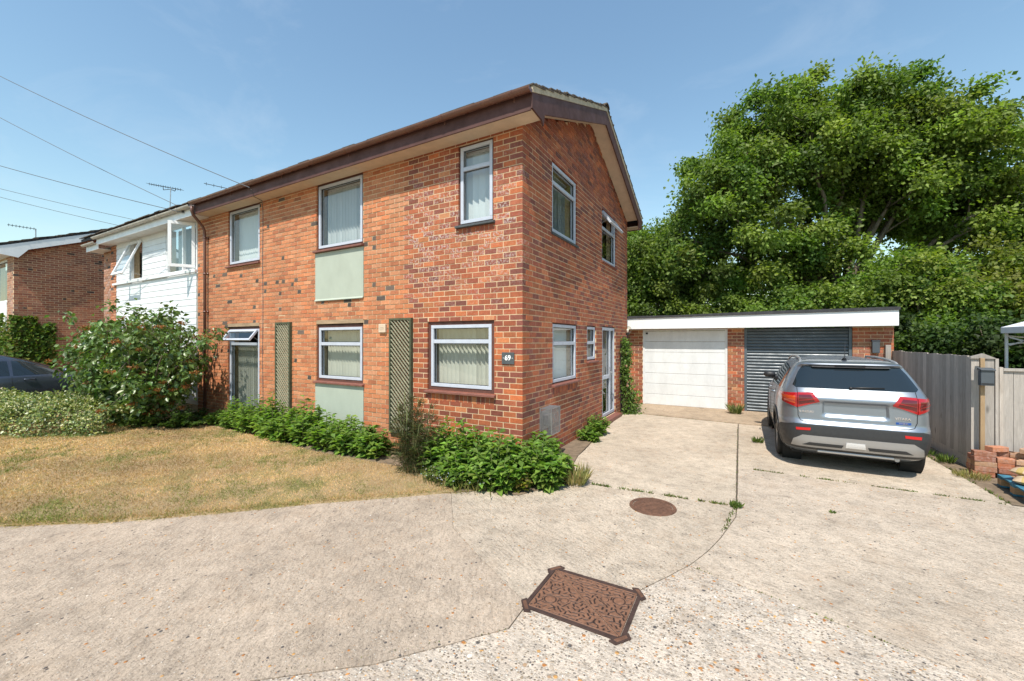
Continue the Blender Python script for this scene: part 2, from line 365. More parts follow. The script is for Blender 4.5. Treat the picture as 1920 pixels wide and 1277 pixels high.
# ------------------------------------------------------------------ ground, paving, lawn
ROOTS = {}
def wroot(name, loc, label=None, cat=None, group=None):
    """Empty at a thing's base whose parts are given in world coordinates"""
    o = empty(name, loc); ROOTS[o.name] = Vector(loc); tag(o, label, cat, group); return o
_build = MB.build
def build_w(s, name, m, parent=None, **kw):
    o = _build(s, name, m, parent, **kw)
    if parent is not None and parent.name in ROOTS: o.matrix_parent_inverse = Matrix.Translation(-ROOTS[parent.name])
    return o
MB.build = build_w
def wpar(o, parent):
    o.parent = parent
    if parent.name in ROOTS: o.matrix_parent_inverse = Matrix.Translation(-ROOTS[parent.name])
    return o
def fnoise(x, y): return math.sin(x * 1.7 + math.sin(y * 2.3)) * math.cos(y * 1.9 + math.sin(x * 1.3))
def inset(poly, d):
    out = []; n = len(poly)
    area = sum(poly[i][0] * poly[(i + 1) % n][1] - poly[(i + 1) % n][0] * poly[i][1] for i in range(n))
    sg = 1 if area > 0 else -1
    for i in range(n):
        p0 = Vector(poly[i - 1]); p1 = Vector(poly[i]); p2 = Vector(poly[(i + 1) % n])
        e1 = (p1 - p0).normalized(); e2 = (p2 - p1).normalized(); n1 = Vector((-e1.y, e1.x)) * sg; n2 = Vector((-e2.y, e2.x)) * sg
        m = n1 + n2; m = m / max(.35, m.length_squared / 2); out.append(tuple(p1 + m * d))
    return out if sg > 0 else out[::-1]
gb = MB(); gb.add([(-900, -900, -.08), (900, -900, -.08), (900, 900, -.08), (-900, 900, -.08)], [(0, 1, 2, 3)])
tag(gb.build('ground', M['ground']), kind='structure')
drive = MB(); drive.add([(-30, -30, -.012), (14, -30, -.012), (14, 6.99, -.012), (-.6, 6.99, -.012), (-.6, 5, -.012), (.02, 4, -.012), (.02, -.2, -.012), (-6, -6, -.012), (-30, -22, -.012)], [tuple(range(9))])
driveway = tag(drive.build('driveway', M['joint']), kind='structure')
ARC = [(2.71, .06), (2.70, -.25), (2.64, -.55), (2.58, -.85), (2.50, -1.15), (2.37, -1.52)]
LAWN_EDGE = [(-22, -16.6), (-12, -9.75), (-7, -6.32), (-3.817, -4.151), (-2.987, -3.586), (-2.259, -2.935), (-1.51, -2.176), (-.698, -1.456), (-.098, -.956)]
def slab(poly, m, gap=.007, z1=0., zf=None, arris=.004):
    fine = []
    for i, a in enumerate(poly):
        c = poly[(i + 1) % len(poly)]; L = math.hypot(c[0] - a[0], c[1] - a[1]); k = max(1, min(40, int(L / .11))); s0, s1 = sorted((a, c))
        for j in range(k):
            t = j / k; x, y = a[0] + (c[0] - a[0]) * t, a[1] + (c[1] - a[1]) * t; w = .0045 * math.sin(math.pi * min(t, 1 - t) * 2) if k > 1 else 0
            fine.append((x + w * fnoise(x * 9, y * 8), y + w * fnoise(y * 9 + 3, x * 8)))
    poly = fine
    p = inset(poly, gap); b = MB(); n = len(p)
    top = [(x, y, zf(x, y) if zf else z1) for x, y in p]; bot = [(x, y, -.12) for x, y in p]
    # a worn arris: the top edge is let in a little
    q = inset(p, arris); rim = [(x, y, (zf(x, y) if zf else z1)) for x, y in q]; edge = [(x, y, z - arris) for (x, y, z) in top]
    b.add(rim + edge + bot, [tuple(range(n))] + [(i, n + i, n + (i + 1) % n, (i + 1) % n) for i in range(n)] + [(n + i, 2 * n + i, 2 * n + (i + 1) % n, n + (i + 1) % n) for i in range(n)])
    bm = bmesh.new(); me = bpy.data.meshes.new('concrete_slab'); me.from_pydata(b.v, [], b.f); bm.from_mesh(me); bmesh.ops.recalc_face_normals(bm, faces=bm.faces)
    if bm.faces and bm.faces[0].normal.z < 0: bmesh.ops.reverse_faces(bm, faces=bm.faces)
    bm.to_mesh(me); bm.free(); me.materials.append(m)
    o = bpy.data.objects.new('concrete_slab', me); COL.objects.link(o); o.parent = driveway; return o
SEAM_L = [(-8, -11.2), (-2.2, -6.15), (.372, -3.974), (.894, -3.543), (1.43, -2.90)]
slab([(.98, -.05), (2.705, .06), (2.69, 1.42), (.40, 1.55), (.43, 1.1), (.52, .66), (.78, .1)], M['conc_drive'], .004)
slab([(.40, 1.55), (2.69, 1.42), (2.68, 5.32), (.12, 5.56), (.14, 4.4), (.22, 3.2), (.33, 2.1)], M['conc_drive'], .0035)
slab([(2.705, 1.70), (5.45, 1.64), (5.40, 3.2), (5.36, 5.32), (2.69, 5.32)], M['conc_drive'], .0045)
slab([(-.35, 5.60), (.10, 5.57), (2.69, 5.33), (5.36, 5.33), (5.66, 5.33), (5.66, 6.96), (-.35, 6.96)], M['conc_apron'], .012, zf=lambda x, y: .012 + .05 * max(0, y - 5.4) / 1.5)
slab(ARC[::-1] + [(2.705, 1.70), (5.45, 1.64), (13, 1.45), (13, -4.7), (3.80, -1.93), (2.93, -1.655)], M['conc_right'], .0045)
slab([(-.098, -.956), (.40, -.86), (.70, -.25), (.98, -.05), (2.705, .06)] + ARC[1:] + [(2.09, -2.06), (1.42, -2.62), (.78, -2.266), (.238, -1.935), (-.36, -1.2)], M['conc_mid'], .0015, arris=.001)
slab(LAWN_EDGE[:-1] + [(-.36, -1.2), (.238, -1.935), (.78, -2.266), (1.42, -2.62), (1.43, -2.90)] + SEAM_L[::-1][1:] + [(-22, -23)], M['conc_left'], .0015, arris=.001)
slab(SEAM_L + [(1.42, -2.62), (2.09, -2.06), (2.37, -1.52), (2.93, -1.655), (3.80, -1.93), (13, -4.7), (13, -14), (-4, -14)], M['conc_white'], .005)

# embedded flint pebbles showing in the worn concrete near the camera
def pebbles():
    pts = []
    def inside(p, poly):
        c = False; n = len(poly)
        for i in range(n):
            (x1, y1), (x2, y2) = poly[i], poly[i - 1]
            if (y1 > p[1]) != (y2 > p[1]) and p[0] < (x2 - x1) * (p[1] - y1) / (y2 - y1) + x1: c = not c
        return c
    white = SEAM_L[1:] + [(1.42, -2.62), (2.09, -2.06), (2.37, -1.52), (2.93, -1.655), (3.80, -1.93), (8, -3.2), (8, -5), (-1.5, -5.6)]
    n = 0
    while n < 3300:
        x = random.uniform(-3, 7); y = random.uniform(-5, 1.5); d = math.hypot(x - 2.76, y + 5.2)
        w = inside((x, y), white)
        if 1.36 < x < 2.17 and -2.74 < y < -2.05: continue
        lawn = x < 0 and y > -.95 + (x * .8) - .1
        if lawn or random.random() > (1 if w else .32 if x < 1.5 else .16): continue
        pts.append((x, y, w)); n += 1
    V = []; Fc = []; Cc = []
    cols = [(.46, .20, .055), (.52, .29, .10), (.34, .22, .13), (.60, .52, .43), (.09, .08, .075), (.42, .34, .26), (.24, .12, .07), (.66, .62, .56)]
    wts = [.15, .13, .16, .17, .10, .16, .06, .07]
    for x, y, w in pts:
        r = abs(random.gauss(0, .0065 if w else .004)) + (.0055 if w else .0045); a = random.uniform(0, math.pi); e = random.uniform(.55, .95); o = len(V); h = r * .22
        for k in range(7):
            t = 2 * math.pi * k / 7; jx = random.uniform(.8, 1.15); px, py = math.cos(t) * r * jx, math.sin(t) * r * e * jx
            V.append((x + px * math.cos(a) - py * math.sin(a), y + px * math.sin(a) + py * math.cos(a), -.002))
        V.append((x, y, h + .001)); c = random.choices(cols, wts)[0]; g = random.uniform(.75, 1.15)
        for k in range(7): Fc.append((o + k, o + (k + 1) % 7, o + 7))
        Cc += [(c[0] * g, c[1] * g, c[2] * g, 1)] * 8
    m = mat('flint', rough=.7); t = NT(m); t.base(t.n('Attribute', attribute_name='Col').outputs['Color'])
    o = np_mesh('pebbles', np.array(V), np.array(Fc), np.array(Cc), m, smooth=True)
    tag(o, 'brown and orange flint pebbles set in the worn concrete', 'pebbles', kind='stuff')
pebbles()

BED = [(-12.5, -1.9), (-8.6, -1.5), (-7.3, -.60), (-5.4, -.70), (-3.45, -.85), (-1.6, -.75), (-.7, -1.0)]
lb = MB(); lb.add([(x, y, .012) for x, y in LAWN_EDGE[2:-1] + [(-.38, -1.14)] + BED[::-1] + [(-12.5, -9.9)]], [tuple(range(len(LAWN_EDGE[2:-1]) + 1 + len(BED) + 1))])
le = LAWN_EDGE[2:-1] + [(-.38, -1.14)]; n = len(le)
lb.add([(x, y, .012) for x, y in le] + [(x + .03, y - .037, -.004) for x, y in le], [(i, n + i, n + i + 1, i + 1) for i in range(n - 1)])
tag(lb.build('lawn', M['lawn']), kind='structure')
sb = MB(); sb.add([(x, y, .004) for x, y in [(-16, -1.9), (-12.5, -1.98), (-8.6, -1.63), (-7.3, -.8), (-5.4, -.93), (-3.45, -1.13), (-1.6, -1.03), (-.8, -1.28), (-.36, -1.2), (-.098, -.956), (.40, -.86), (.70, -.25), (.98, -.05), (.78, .1), (.52, .66), (.43, 1.1), (.33, 2.1), (.22, 3.2), (.14, 4.4), (.12, 5.5), (-.02, 5.5), (-.02, .02), (-16, .02)]], [tuple(range(22))])
tag(sb.build('flower_bed_soil', M['soil']), kind='structure')
ds = MB(); ds.add([(-30, -5.0, .002), (-9.3, -3.2, .002), (-8.6, -1.6, .002), (-10, .3, .002), (-16, .3, .002), (-16, 9, .002), (-30, 9, .002)], [tuple(range(7))])
tag(ds.build('neighbour_drive', M['conc_apron']), kind='structure')
fs = MB(); fs.add([(5.41, 1.7, -.008), (7.6, 1.7, -.008), (7.6, 3.3, -.008), (5.72, 3.3, -.008), (5.72, 6.9, -.008), (5.37, 6.9, -.008), (5.37, 5.3, -.008), (5.41, 3.2, -.008)], [tuple(range(8))])
tag(fs.build('dirt_verge', M['soil']), kind='structure')

# iron covers
def rect_cover():
    x0, x1, y0, y1 = 1.435, 2.09, -2.64, -2.125
    rt = wroot('manhole_cover', (1.76, -2.38, 0), 'rectangular rusty iron manhole cover with corner lugs in the turning area', 'manhole cover')
    b = MB(); 
    for (a0, a1, b0, b1) in ((x0 - .03, x1 + .03, y0 - .03, y0), (x0 - .03, x1 + .03, y1, y1 + .03), (x0 - .03, x0, y0, y1), (x1, x1 + .03, y0, y1)): b.box(a0, a1, b0, b1, -.03, .0085)
    b.build('frame', M['rust_dark'], rt, bevel=.004)
    for sx, sy, cx, cy in ((-1, -1, x0, y0), (1, -1, x1, y0), (-1, 1, x0, y1), (1, 1, x1, y1)):
        c = MB(); d = Vector((sx * .8, sy * .6)).normalized(); e = Vector((-d.y, d.x)); p = Vector((cx, cy)) - d * .012
        q = [p - e * .080, p + d * .048 - e * .062, p + d * .048 + e * .062, p + e * .080]
        if sx * sy < 0: pass
        c.prism([tuple(v) for v in (q if (q[1] - q[0]).cross(q[2] - q[1]) > 0 else q[::-1])], -.02, .0095); c.build('lug', M['rust_dark'], rt, bevel=.004)
        g = MB(); q = [p + d * .012 - e * .05, p + d * .038 - e * .042, p + d * .038 + e * .042, p + d * .012 + e * .05]
        g.prism([tuple(v) for v in (q if (q[1] - q[0]).cross(q[2] - q[1]) > 0 else q[::-1])], -.01, .0115); g.build('lug_plate', M['rust'], rt, bevel=.002)
    # the two triangular plates: a height field with cast slug-shaped hollows
    N, K = 220, 174; slugs = []
    random.seed(3)
    for i in range(17):
        for j in range(15):
            px = x0 + (i + .5 + random.uniform(-.25, .25) + .5 * (j % 2)) / 17.5 * (x1 - x0); py = y0 + (j + .5 + random.uniform(-.2, .2)) / 15 * (y1 - y0)
            slugs.append((px, py, random.choice((0, .5, 1.0, 1.6, 2.2, 2.7)) + random.uniform(-.2, .2), random.uniform(.010, .017)))
    S = np.array(slugs); circ = [(1.55, -2.50, .052), (1.645, -2.465, .034), (1.99, -2.28, .052), (1.895, -2.31, .034)]
    X = np.linspace(x0, x1, N); Y = np.linspace(y0, y1, K); gx, gy = np.meshgrid(X, Y, indexing='ij'); H = np.zeros_like(gx)
    dx = gx[..., None] - S[:, 0]; dy = gy[..., None] - S[:, 1]; ca, sa = np.cos(S[:, 2]), np.sin(S[:, 2])
    u = dx * ca + dy * sa; v = -dx * sa + dy * ca; u = np.sign(u) * np.maximum(0, np.abs(u) - S[:, 3]); dist = np.sqrt(u * u + v * v).min(-1)
    H = np.where(dist < .0062, -.009, 0.)
    for cx, cy, r in circ:
        rr = np.hypot(gx - cx, gy - cy); H = np.where(rr < r, 0, H); H = np.where((rr > r * .72) & (rr < r * .9), -.007, H)
        if r > .04: H = np.where((rr < r * .55), .002, H)
    bord = np.minimum(np.minimum(gx - x0, x1 - gx), np.minimum(gy - y0, y1 - gy)); H = np.where(bord < .012, 0, H); H = np.where(bord < .004, -.012, H)
    dg = ((gx - x0) * (y0 - y1) - (gy - y1) * (x1 - x0)) / math.hypot(x1 - x0, y1 - y0)   # distance to the split from far-left to near-right
    H = np.where(np.abs(dg) < .016, 0, H)
    light = np.array((.165, .078, .044)); dark = np.array((.022, .012, .009)); nz = .8 + .3 * np.sin(gx * 37 + 3 * np.sin(gy * 23)) * np.sin(gy * 41)
    c = np.where((H < -.003)[..., None], dark, light) * (1 + .12 * nz[..., None]); cols = np.concatenate([c, np.ones(gx.shape + (1,))], -1).reshape(-1, 4)
    Z = H * .75 + .0078; idx = np.arange(N * K).reshape(N, K); q = np.stack([idx[:-1, :-1], idx[1:, :-1], idx[1:, 1:], idx[:-1, 1:]], -1).reshape(-1, 4)
    side = (dg[:-1, :-1] + dg[1:, 1:]).reshape(-1) / 2
    m = mat('cast_iron', rough=.7); t = NT(m); vv = t.pos(); t.base(t.mix(1, t.n('Attribute', attribute_name='Col').outputs['Color'], t.ramp(t.noise(vv, 30, 6, .7), [(.3, .6), (.7, 1.35)]), 'MULTIPLY')); t.bump(t.noise(vv, 260, 3), .4, .002)
    Vv = np.stack([gx, gy, Z], -1).reshape(-1, 3)
    for sel in (side < -.0022, side > .0022): wpar(np_mesh('cover_plate', Vv, q[sel], cols, m), rt)
    random.seed(7)
rect_cover()
rc = wroot('drain_cover', (1.88, -.41, 0), 'round rusty iron cover beside the drive joint', 'drain cover')
b = MB(); b.lathe([(.215, .004), (.218, .010), (.250, .010), (.254, .002), (.254, -.03)], 48, Matrix.Translation((1.88, -.41, 0))); b.build('frame', M['rust'], rc)
b = MB(); b.lathe([(0, .007), (.10, .007), (.102, .005), (.108, .005), (.110, .007), (.205, .007), (.212, .001)], 48, Matrix.Translation((1.88, -.41, 0)))
for k in range(60):
    a = k * 2.4; r = .2 * math.sqrt((k + .5) / 60); b.box(-.012, .012, -.004, .004, .007, .0095, lambda x, y, z, a=a, r=r: (1.88 + r * math.cos(a) + x * math.cos(a * 3) - y * math.sin(a * 3), -.41 + r * math.sin(a) + x * math.sin(a * 3) + y * math.cos(a * 3), z))
b.build('cover_plate', M['rust'], rc)

# ------------------------------------------------------------------ masonry
CW, CH, JT = .221, .084, .0142        # brick pitch, course pitch, joint
def rect_sub(r, holes):
    out = [r]
    for h in holes:
        nxt = []
        for (a0, a1, b0, b1) in out:
            if h[0] >= a1 or h[1] <= a0 or h[2] >= b1 or h[3] <= b0: nxt.append((a0, a1, b0, b1)); continue
            if a0 < h[0]: nxt.append((a0, h[0], b0, b1))
            if a1 > h[1]: nxt.append((h[1], a1, b0, b1))
            m0, m1 = max(a0, h[0]), min(a1, h[1])
            if b0 < h[2]: nxt.append((m0, m1, b0, h[2]))
            if b1 > h[3]: nxt.append((m0, m1, h[3], b1))
        out = nxt
    return [r for r in out if r[1] - r[0] > .02 and r[3] - r[2] > .018]
def backing(P, u0, u1, v0, v1, holes, d0=.0038, d1=.25):
    """wall core with real openings"""
    holes = [(h[0] - .004, h[1] + .004, h[2] - .004, h[3] + .004) for h in holes]
    b = MB(); us = sorted({u0, u1, *[x for h in holes for x in h[:2] if u0 < x < u1]}); vs = sorted({v0, v1, *[x for h in holes for x in h[2:] if v0 < x < v1]})
    for i in range(len(us) - 1):
        for j in range(len(vs) - 1):
            uc, vc = (us[i] + us[i + 1]) / 2, (vs[j] + vs[j + 1]) / 2
            if any(h[0] < uc < h[1] and h[2] < vc < h[3] for h in holes): continue
            b.box(us[i], us[i + 1], d0, d1, vs[j], vs[j + 1], P)
    return b
def lay(u0, u1, v0, v1, holes, pal, start=0., keep=None, alt=(0, 0), dep=.1025, end_alt=(0, 0), shift=True, tilt=None):
    """stretcher bond: list of (u0,u1,d0,d1,v0,v1,col)"""
    out = []; n = int(round((v1 - v0) / CH))
    for j in range(n):
        b0 = v0 + j * CH; b1 = b0 + CH - JT; a = u0 + alt[j % 2]; e = u1 - end_alt[j % 2]
        x = a - ((start + (CW / 2 if j % 2 and shift else 0)) % CW)
        while x < e - .02:
            r0, r1 = max(a, x), min(e, x + CW - JT); x += CW
            if r1 - r0 < .03: continue
            for q in rect_sub((r0, r1, b0, b1), holes):
                if keep and not keep((q[0] + q[1]) / 2, q[3]): continue
                c = pal((q[0] + q[1]) / 2, (q[2] + q[3]) / 2)
                if c[0] < .13 and q[1] - q[0] > .15 and random.random() < .75:      # burnt header end on a stock brick
                    m = q[0] + random.choice((.09, .115)); f = random.gauss(0, .0011); tl = tilt(q[0]) if tilt else 0
                    for a0, a1, cc in ((q[0], m, c), (m, q[1], vary(random.choice(ORANGE), .08, .05))): out.append((a0, a1, (f - tl, f + tl * .4) if tl else f, dep, q[2], q[3], cc))
                    continue
                f = random.gauss(0, .0011); tl = tilt(q[0]) if tilt else 0; out.append((q[0], q[1], (f - tl, f + tl * .4) if tl else f, dep, q[2] + random.uniform(-.001, .001), q[3] + random.uniform(-.001, .001), c))
    return out
def vary(c, j=.14, eff=0.):
    g = 1 + random.gauss(0, j); w = random.gauss(0, .05)
    return (max(.01, c[0] * g * (1 + w)), max(.01, c[1] * g), max(.008, c[2] * g * (1 - w)), eff)
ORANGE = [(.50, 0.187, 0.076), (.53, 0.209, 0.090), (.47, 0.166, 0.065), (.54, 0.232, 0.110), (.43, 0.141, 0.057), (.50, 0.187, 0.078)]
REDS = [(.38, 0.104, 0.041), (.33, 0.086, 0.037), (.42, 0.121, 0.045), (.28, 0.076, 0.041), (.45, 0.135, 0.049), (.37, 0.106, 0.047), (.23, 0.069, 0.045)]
def pal_front(u, v):
    edge = -2.27
    if u < edge:
        if random.random() < (.07 if 2.2 < v < 3.7 else .022): return vary((.095, .070, .056), .25)
        if random.random() < .07: return vary((.38, .135, .06), .08)
        return vary(random.choice(ORANGE), .045, .08)
    e = max(0, 1 - abs(v - 3.6) / 1.5) * (1 if u < -.2 else .7)
    if random.random() < .05: return vary(random.choice(ORANGE[:3]))
    return vary(random.choice(REDS), .10, .95 * e if random.random() < .5 else .15 * e)
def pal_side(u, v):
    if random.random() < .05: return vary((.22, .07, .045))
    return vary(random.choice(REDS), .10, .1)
def one_brick(k, b, P):
    if not isinstance(b[2], tuple): return k.box(*b[:6], P, b[6])
    lo, hi = b[2]; u0, u1, d1, v0, v1 = b[0], b[1], b[3], b[4], b[5]     # rough stock brick: its lower arris stands proud
    c = [(u0, lo, v0), (u1, lo, v0), (u1, d1, v0), (u0, d1, v0), (u0, hi, v1), (u1, hi, v1), (u1, d1, v1), (u0, d1, v1)]
    return k.add([P(*q) for q in c], [(0, 3, 2, 1), (4, 5, 6, 7), (0, 1, 5, 4), (1, 2, 6, 5), (2, 3, 7, 6), (3, 0, 4, 7)], b[6])
CAMP = Vector(cam.location)
def put_bricks(items, groups, budget, m=None):
    """items: (P, brick, parent). The `budget` that show largest become brick objects, the rest of each parent one part"""
    m = m or M['brick']
    def size(it):
        P, b, par = it; c = Vector(P((b[0] + b[1]) / 2, 0, (b[4] + b[5]) / 2)); a = Vector(P(b[0], 0, b[4])); n = (Vector(P(0, -1, 0)) - Vector(P(0, 0, 0)))
        d = CAMP - c; return (b[1] - b[0]) * (b[5] - b[4]) * max(0, n.dot(d)) / d.length ** 3
    order = sorted(range(len(items)), key=lambda i: -size(items[i])) if budget else []
    single = set(order[:budget]); rest = {}
    for i, (P, b, par) in enumerate(items):
        if i in single:
            k = MB(); one_brick(k, b, P); k.build('brick', m, par, colors=True)
        else: one_brick(rest.setdefault(par.name, (par, MB()))[1], b, P)
    for par, k in rest.values(): tag(k.build('brickwork', m, par, colors=True), kind='stuff')
PF = lambda u, d, v: (u, d, v)
PS = lambda u, d, v: (-d, u, v)
def ring(b, P, u0, u1, v0, v1, t, d0, d1, tb=None):
    tb = tb or t
    b.box(u0, u1, d0, d1, v1 - t, v1, P); b.box(u0, u1, d0, d1, v0, v0 + tb, P)
    b.box(u0, u0 + t, d0, d1, v0 + tb, v1 - t, P); b.box(u1 - t, u1, d0, d1, v0 + tb, v1 - t, P); return b
def window(house, P, u0, u1, v0, v1, transom=(), sub=.045, d=.03, fm='alu', sm='maroon', sill=None, sill_out=.06, open_top=None, mull=(), name='window', ft=.052, sash_ang=38):
    """surround (the part) > frame, panes, sill, opening sash"""
    w = ring(MB(), P, u0, u1, v0, v1, sub, d, d + .11).build(name, M[sm], house)
    a0, a1, b0, b1 = u0 + sub, u1 - sub, v0 + sub, v1 - sub; f = ring(MB(), P, a0, a1, b0, b1, ft, d - .012, d + .075)
    us = [a0 + ft] + [x for m in mull for x in (m - ft * .6, m + ft * .6)] + [a1 - ft]; vs = [b0 + ft] + [x for t in transom for x in (t - ft * .6, t + ft * .6)] + [b1 - ft]
    for t in transom: f.box(a0 + ft, a1 - ft, d - .009, d + .07, t - ft * .6, t + ft * .6, P)
    for m in mull:
        for j in range(0, len(vs), 2): f.box(m - ft * .6, m + ft * .6, d - .006, d + .07, vs[j], vs[j + 1], P)
    f.build('frame', M[fm], w, bevel=.004)
    for i in range(0, len(us), 2):
        for j in range(0, len(vs), 2):
            top = j == len(vs) - 2
            if open_top and top: 
                top_hung(w, P, us[i] - .02, us[i + 1] + .02, vs[j] - .02, vs[j + 1] + .02, d - .02, fm, sash_ang); continue
            pb = MB(); ring(pb, P, us[i], us[i + 1], vs[j], vs[j + 1], .008, d + .018, d + .034); pb.build('gasket', M['black'], w)
            k = MB(); q = d + .03 + random.uniform(0, .003); tl = random.uniform(-.0012, .0012)
            k.add([P(us[i], q, vs[j]), P(us[i + 1], q + tl, vs[j]), P(us[i + 1], q + tl, vs[j + 1]), P(us[i], q, vs[j + 1])], [(0, 1, 2, 3)]); k.build('pane', M['glass'], w)
    if sill: 
        s = MB(); poly = [(-sill_out, v0 - .045), (-sill_out, v0 - .012), (d, v0 + .003), (d, v0 - .05)]
        s.prism([(a, b) for a, b in poly], u0 - .035, u1 + .035, lambda a, b, c: P(c, a, b)); s.build('sill', M[sill], w, bevel=.004)
    return w
def top_hung(w, P, u0, u1, v0, v1, d, fm, ang, t=.05):
    a = R(ang); T = lambda u, dd, v: P(u, d - math.sin(a) * (v1 - v) + dd * math.cos(a), v1 - math.cos(a) * (v1 - v) - dd * math.sin(a) * 0 - dd * math.sin(a))
    ring(MB(), T, u0, u1, v0, v1, t, -.03, .015).build('opening_sash', M[fm], w, bevel=.004)
    k = MB(); k.add([T(u0 + t, -.005, v0 + t), T(u1 - t, -.005, v0 + t), T(u1 - t, -.005, v1 - t), T(u0 + t, -.005, v1 - t)], [(0, 1, 2, 3)]); k.build('pane', M['glass'], w)
    k = MB()
    for uu in (u0 + .03, u1 - .03): k.bar(P(uu, d + .02, v0 + .08), T(uu, .0, v0 + .12), .012, .006)
    k.build('stay', M['galv'], w)
def blind(P, u0, u1, v0, v1, d, label, pitch=.085, ang=40, m='slat', group='vertical window blinds', skip=0, wide=.089):
    c = P((u0 + u1) / 2, d, v0); rt = wroot('vertical_blind', c, label, 'blind', group)
    b = MB(); b.box(u0, u1, d - .02, d + .02, v1 - .03, v1, P); b.build('headrail', M['white_pvc'], rt)
    n = int((u1 - u0 - .04) / pitch)
    for i in range(n):
        if i < skip: continue
        a = R(ang + random.gauss(0, 5)); u = u0 + .05 + i * pitch; k = MB(); h = wide / 2; ca, sa = math.cos(a) * h, math.sin(a) * h; e = random.uniform(-.004, .004)
        pts = [(-1, .0), (-.5, .006), (0, .008), (.5, .006), (1, 0)]
        vs = [P(u + t * ca - c2 * sa / h + (e if v == v0 else 0), d + t * sa + c2 * ca / h, v) for v in (v0 + .02, v1 - .03) for t, c2 in pts]
        k.add(vs, [(j, j + 1, j + 6, j + 5) for j in range(4)]); k.build('slat', M[m], rt)
# ------------------------------------------------------------------ the brick house (corner at the origin)
EAVE_Z, RIDGE_Y, RIDGE_Z, SLOPE, DEPTH = 5.0, 3.08, 6.73, .4136, 6.16
def roof_z(y): return RIDGE_Z - SLOPE * abs(y - RIDGE_Y)
house = wroot('brick_house', (-4.7, 3.08, 0), 'two storey orange and red brick house with maroon eaves and number 69 by its corner', 'house')
XL = -9.492
HF = [(-8.02, -6.68, 3.66, 5.0), (-4.68, -3.33, 2.70, 5.0), (-1.15, -.50, 3.69, 4.95), (-8.03, -6.69, .08, 2.285), (-4.68, -3.325, 0, 2.285), (-1.785, -.485, 1.07, 2.19)]
HS = [(1.05, 2.225, 3.70, 4.90), (3.83, 5.01, 3.70, 4.87), (1.07, 2.24, 1.14, 2.185), (2.81, 3.41, 1.46, 2.19), (3.85, 4.955, .09, 2.21)]
wf = backing(PF, XL, -.008, 0, 5.0, HF).build('front_wall', M['mortar'], house)
bs = backing(PS, .25, DEPTH - .25, 0, 5.02, HS)
bs.prism([(-.0, 5.02), (DEPTH, 5.02), (RIDGE_Y, 6.48)], -.25, -.008, lambda a, b, c: (c, a, b))
bs.box(-.25, -.008, .008, .25, 5.0, 5.02)
ws = bs.build('gable_wall', M['mortar'], house)
rb = MB(); rb.box(XL, -.008, DEPTH - .25, DEPTH - .006, 0, 5.0); rb.build('rear_wall', M['mortar'], house)
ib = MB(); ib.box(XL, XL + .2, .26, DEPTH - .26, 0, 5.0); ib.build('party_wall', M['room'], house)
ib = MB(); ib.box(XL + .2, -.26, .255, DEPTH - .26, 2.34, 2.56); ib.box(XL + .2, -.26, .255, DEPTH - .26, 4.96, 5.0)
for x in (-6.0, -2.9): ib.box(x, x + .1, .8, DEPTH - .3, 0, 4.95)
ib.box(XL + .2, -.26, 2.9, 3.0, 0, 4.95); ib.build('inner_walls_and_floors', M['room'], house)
SOLD = [(PF, -1.15, -.50, 3.565, 3.675), (PF, -1.785, -.485, .905, 1.02), (PS, 1.05, 2.225, 3.585, 3.69), (PS, 1.07, 2.24, .975, 1.09)]   # brick-on-edge under the sills
HFb = HF + [s[1:] for s in SOLD if s[0] is PF]; HSb = HS + [s[1:] for s in SOLD if s[0] is PS]
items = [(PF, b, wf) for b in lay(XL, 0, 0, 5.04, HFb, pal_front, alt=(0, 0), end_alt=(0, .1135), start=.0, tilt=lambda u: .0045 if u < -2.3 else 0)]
for P, u0, u1, v0, v1 in SOLD:
    n = int(round((u1 - u0) / .08)); w = (u1 - u0) / n
    for i in range(n): items.append((P, (u0 + i * w + .004, u0 + (i + 1) * w - .004, random.gauss(0, .001), .1, v0, v1 - .008, (pal_front if P is PF else pal_side)(-1, 1)), wf if P is PF else ws))
for j in range(60): # quoins: alternate stretchers and headers turn the corner
    z0 = j * CH; z1 = z0 + CH - JT; k = pal_front(-.1, z0) if j % 2 else pal_front(-.2, z0)
    if j % 2: items.append((PS, (0.0, .21, 0., .1025, z0, z1, k), ws))
gl = lambda u, v: v < roof_z(u) - .28
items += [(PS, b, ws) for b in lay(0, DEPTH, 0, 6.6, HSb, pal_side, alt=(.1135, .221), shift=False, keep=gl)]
# brick-on-edge sills below the smaller windows
for (P, u0, u1, v, par) in ((PF, -1.15, -.5, 3.69, wf), (PF, -1.785, -.485, 1.02, wf), (PS, 1.05, 2.225, 3.70, ws), (PS, 1.07, 2.24, 1.11, ws)): pass
put_bricks(items, None, 290)

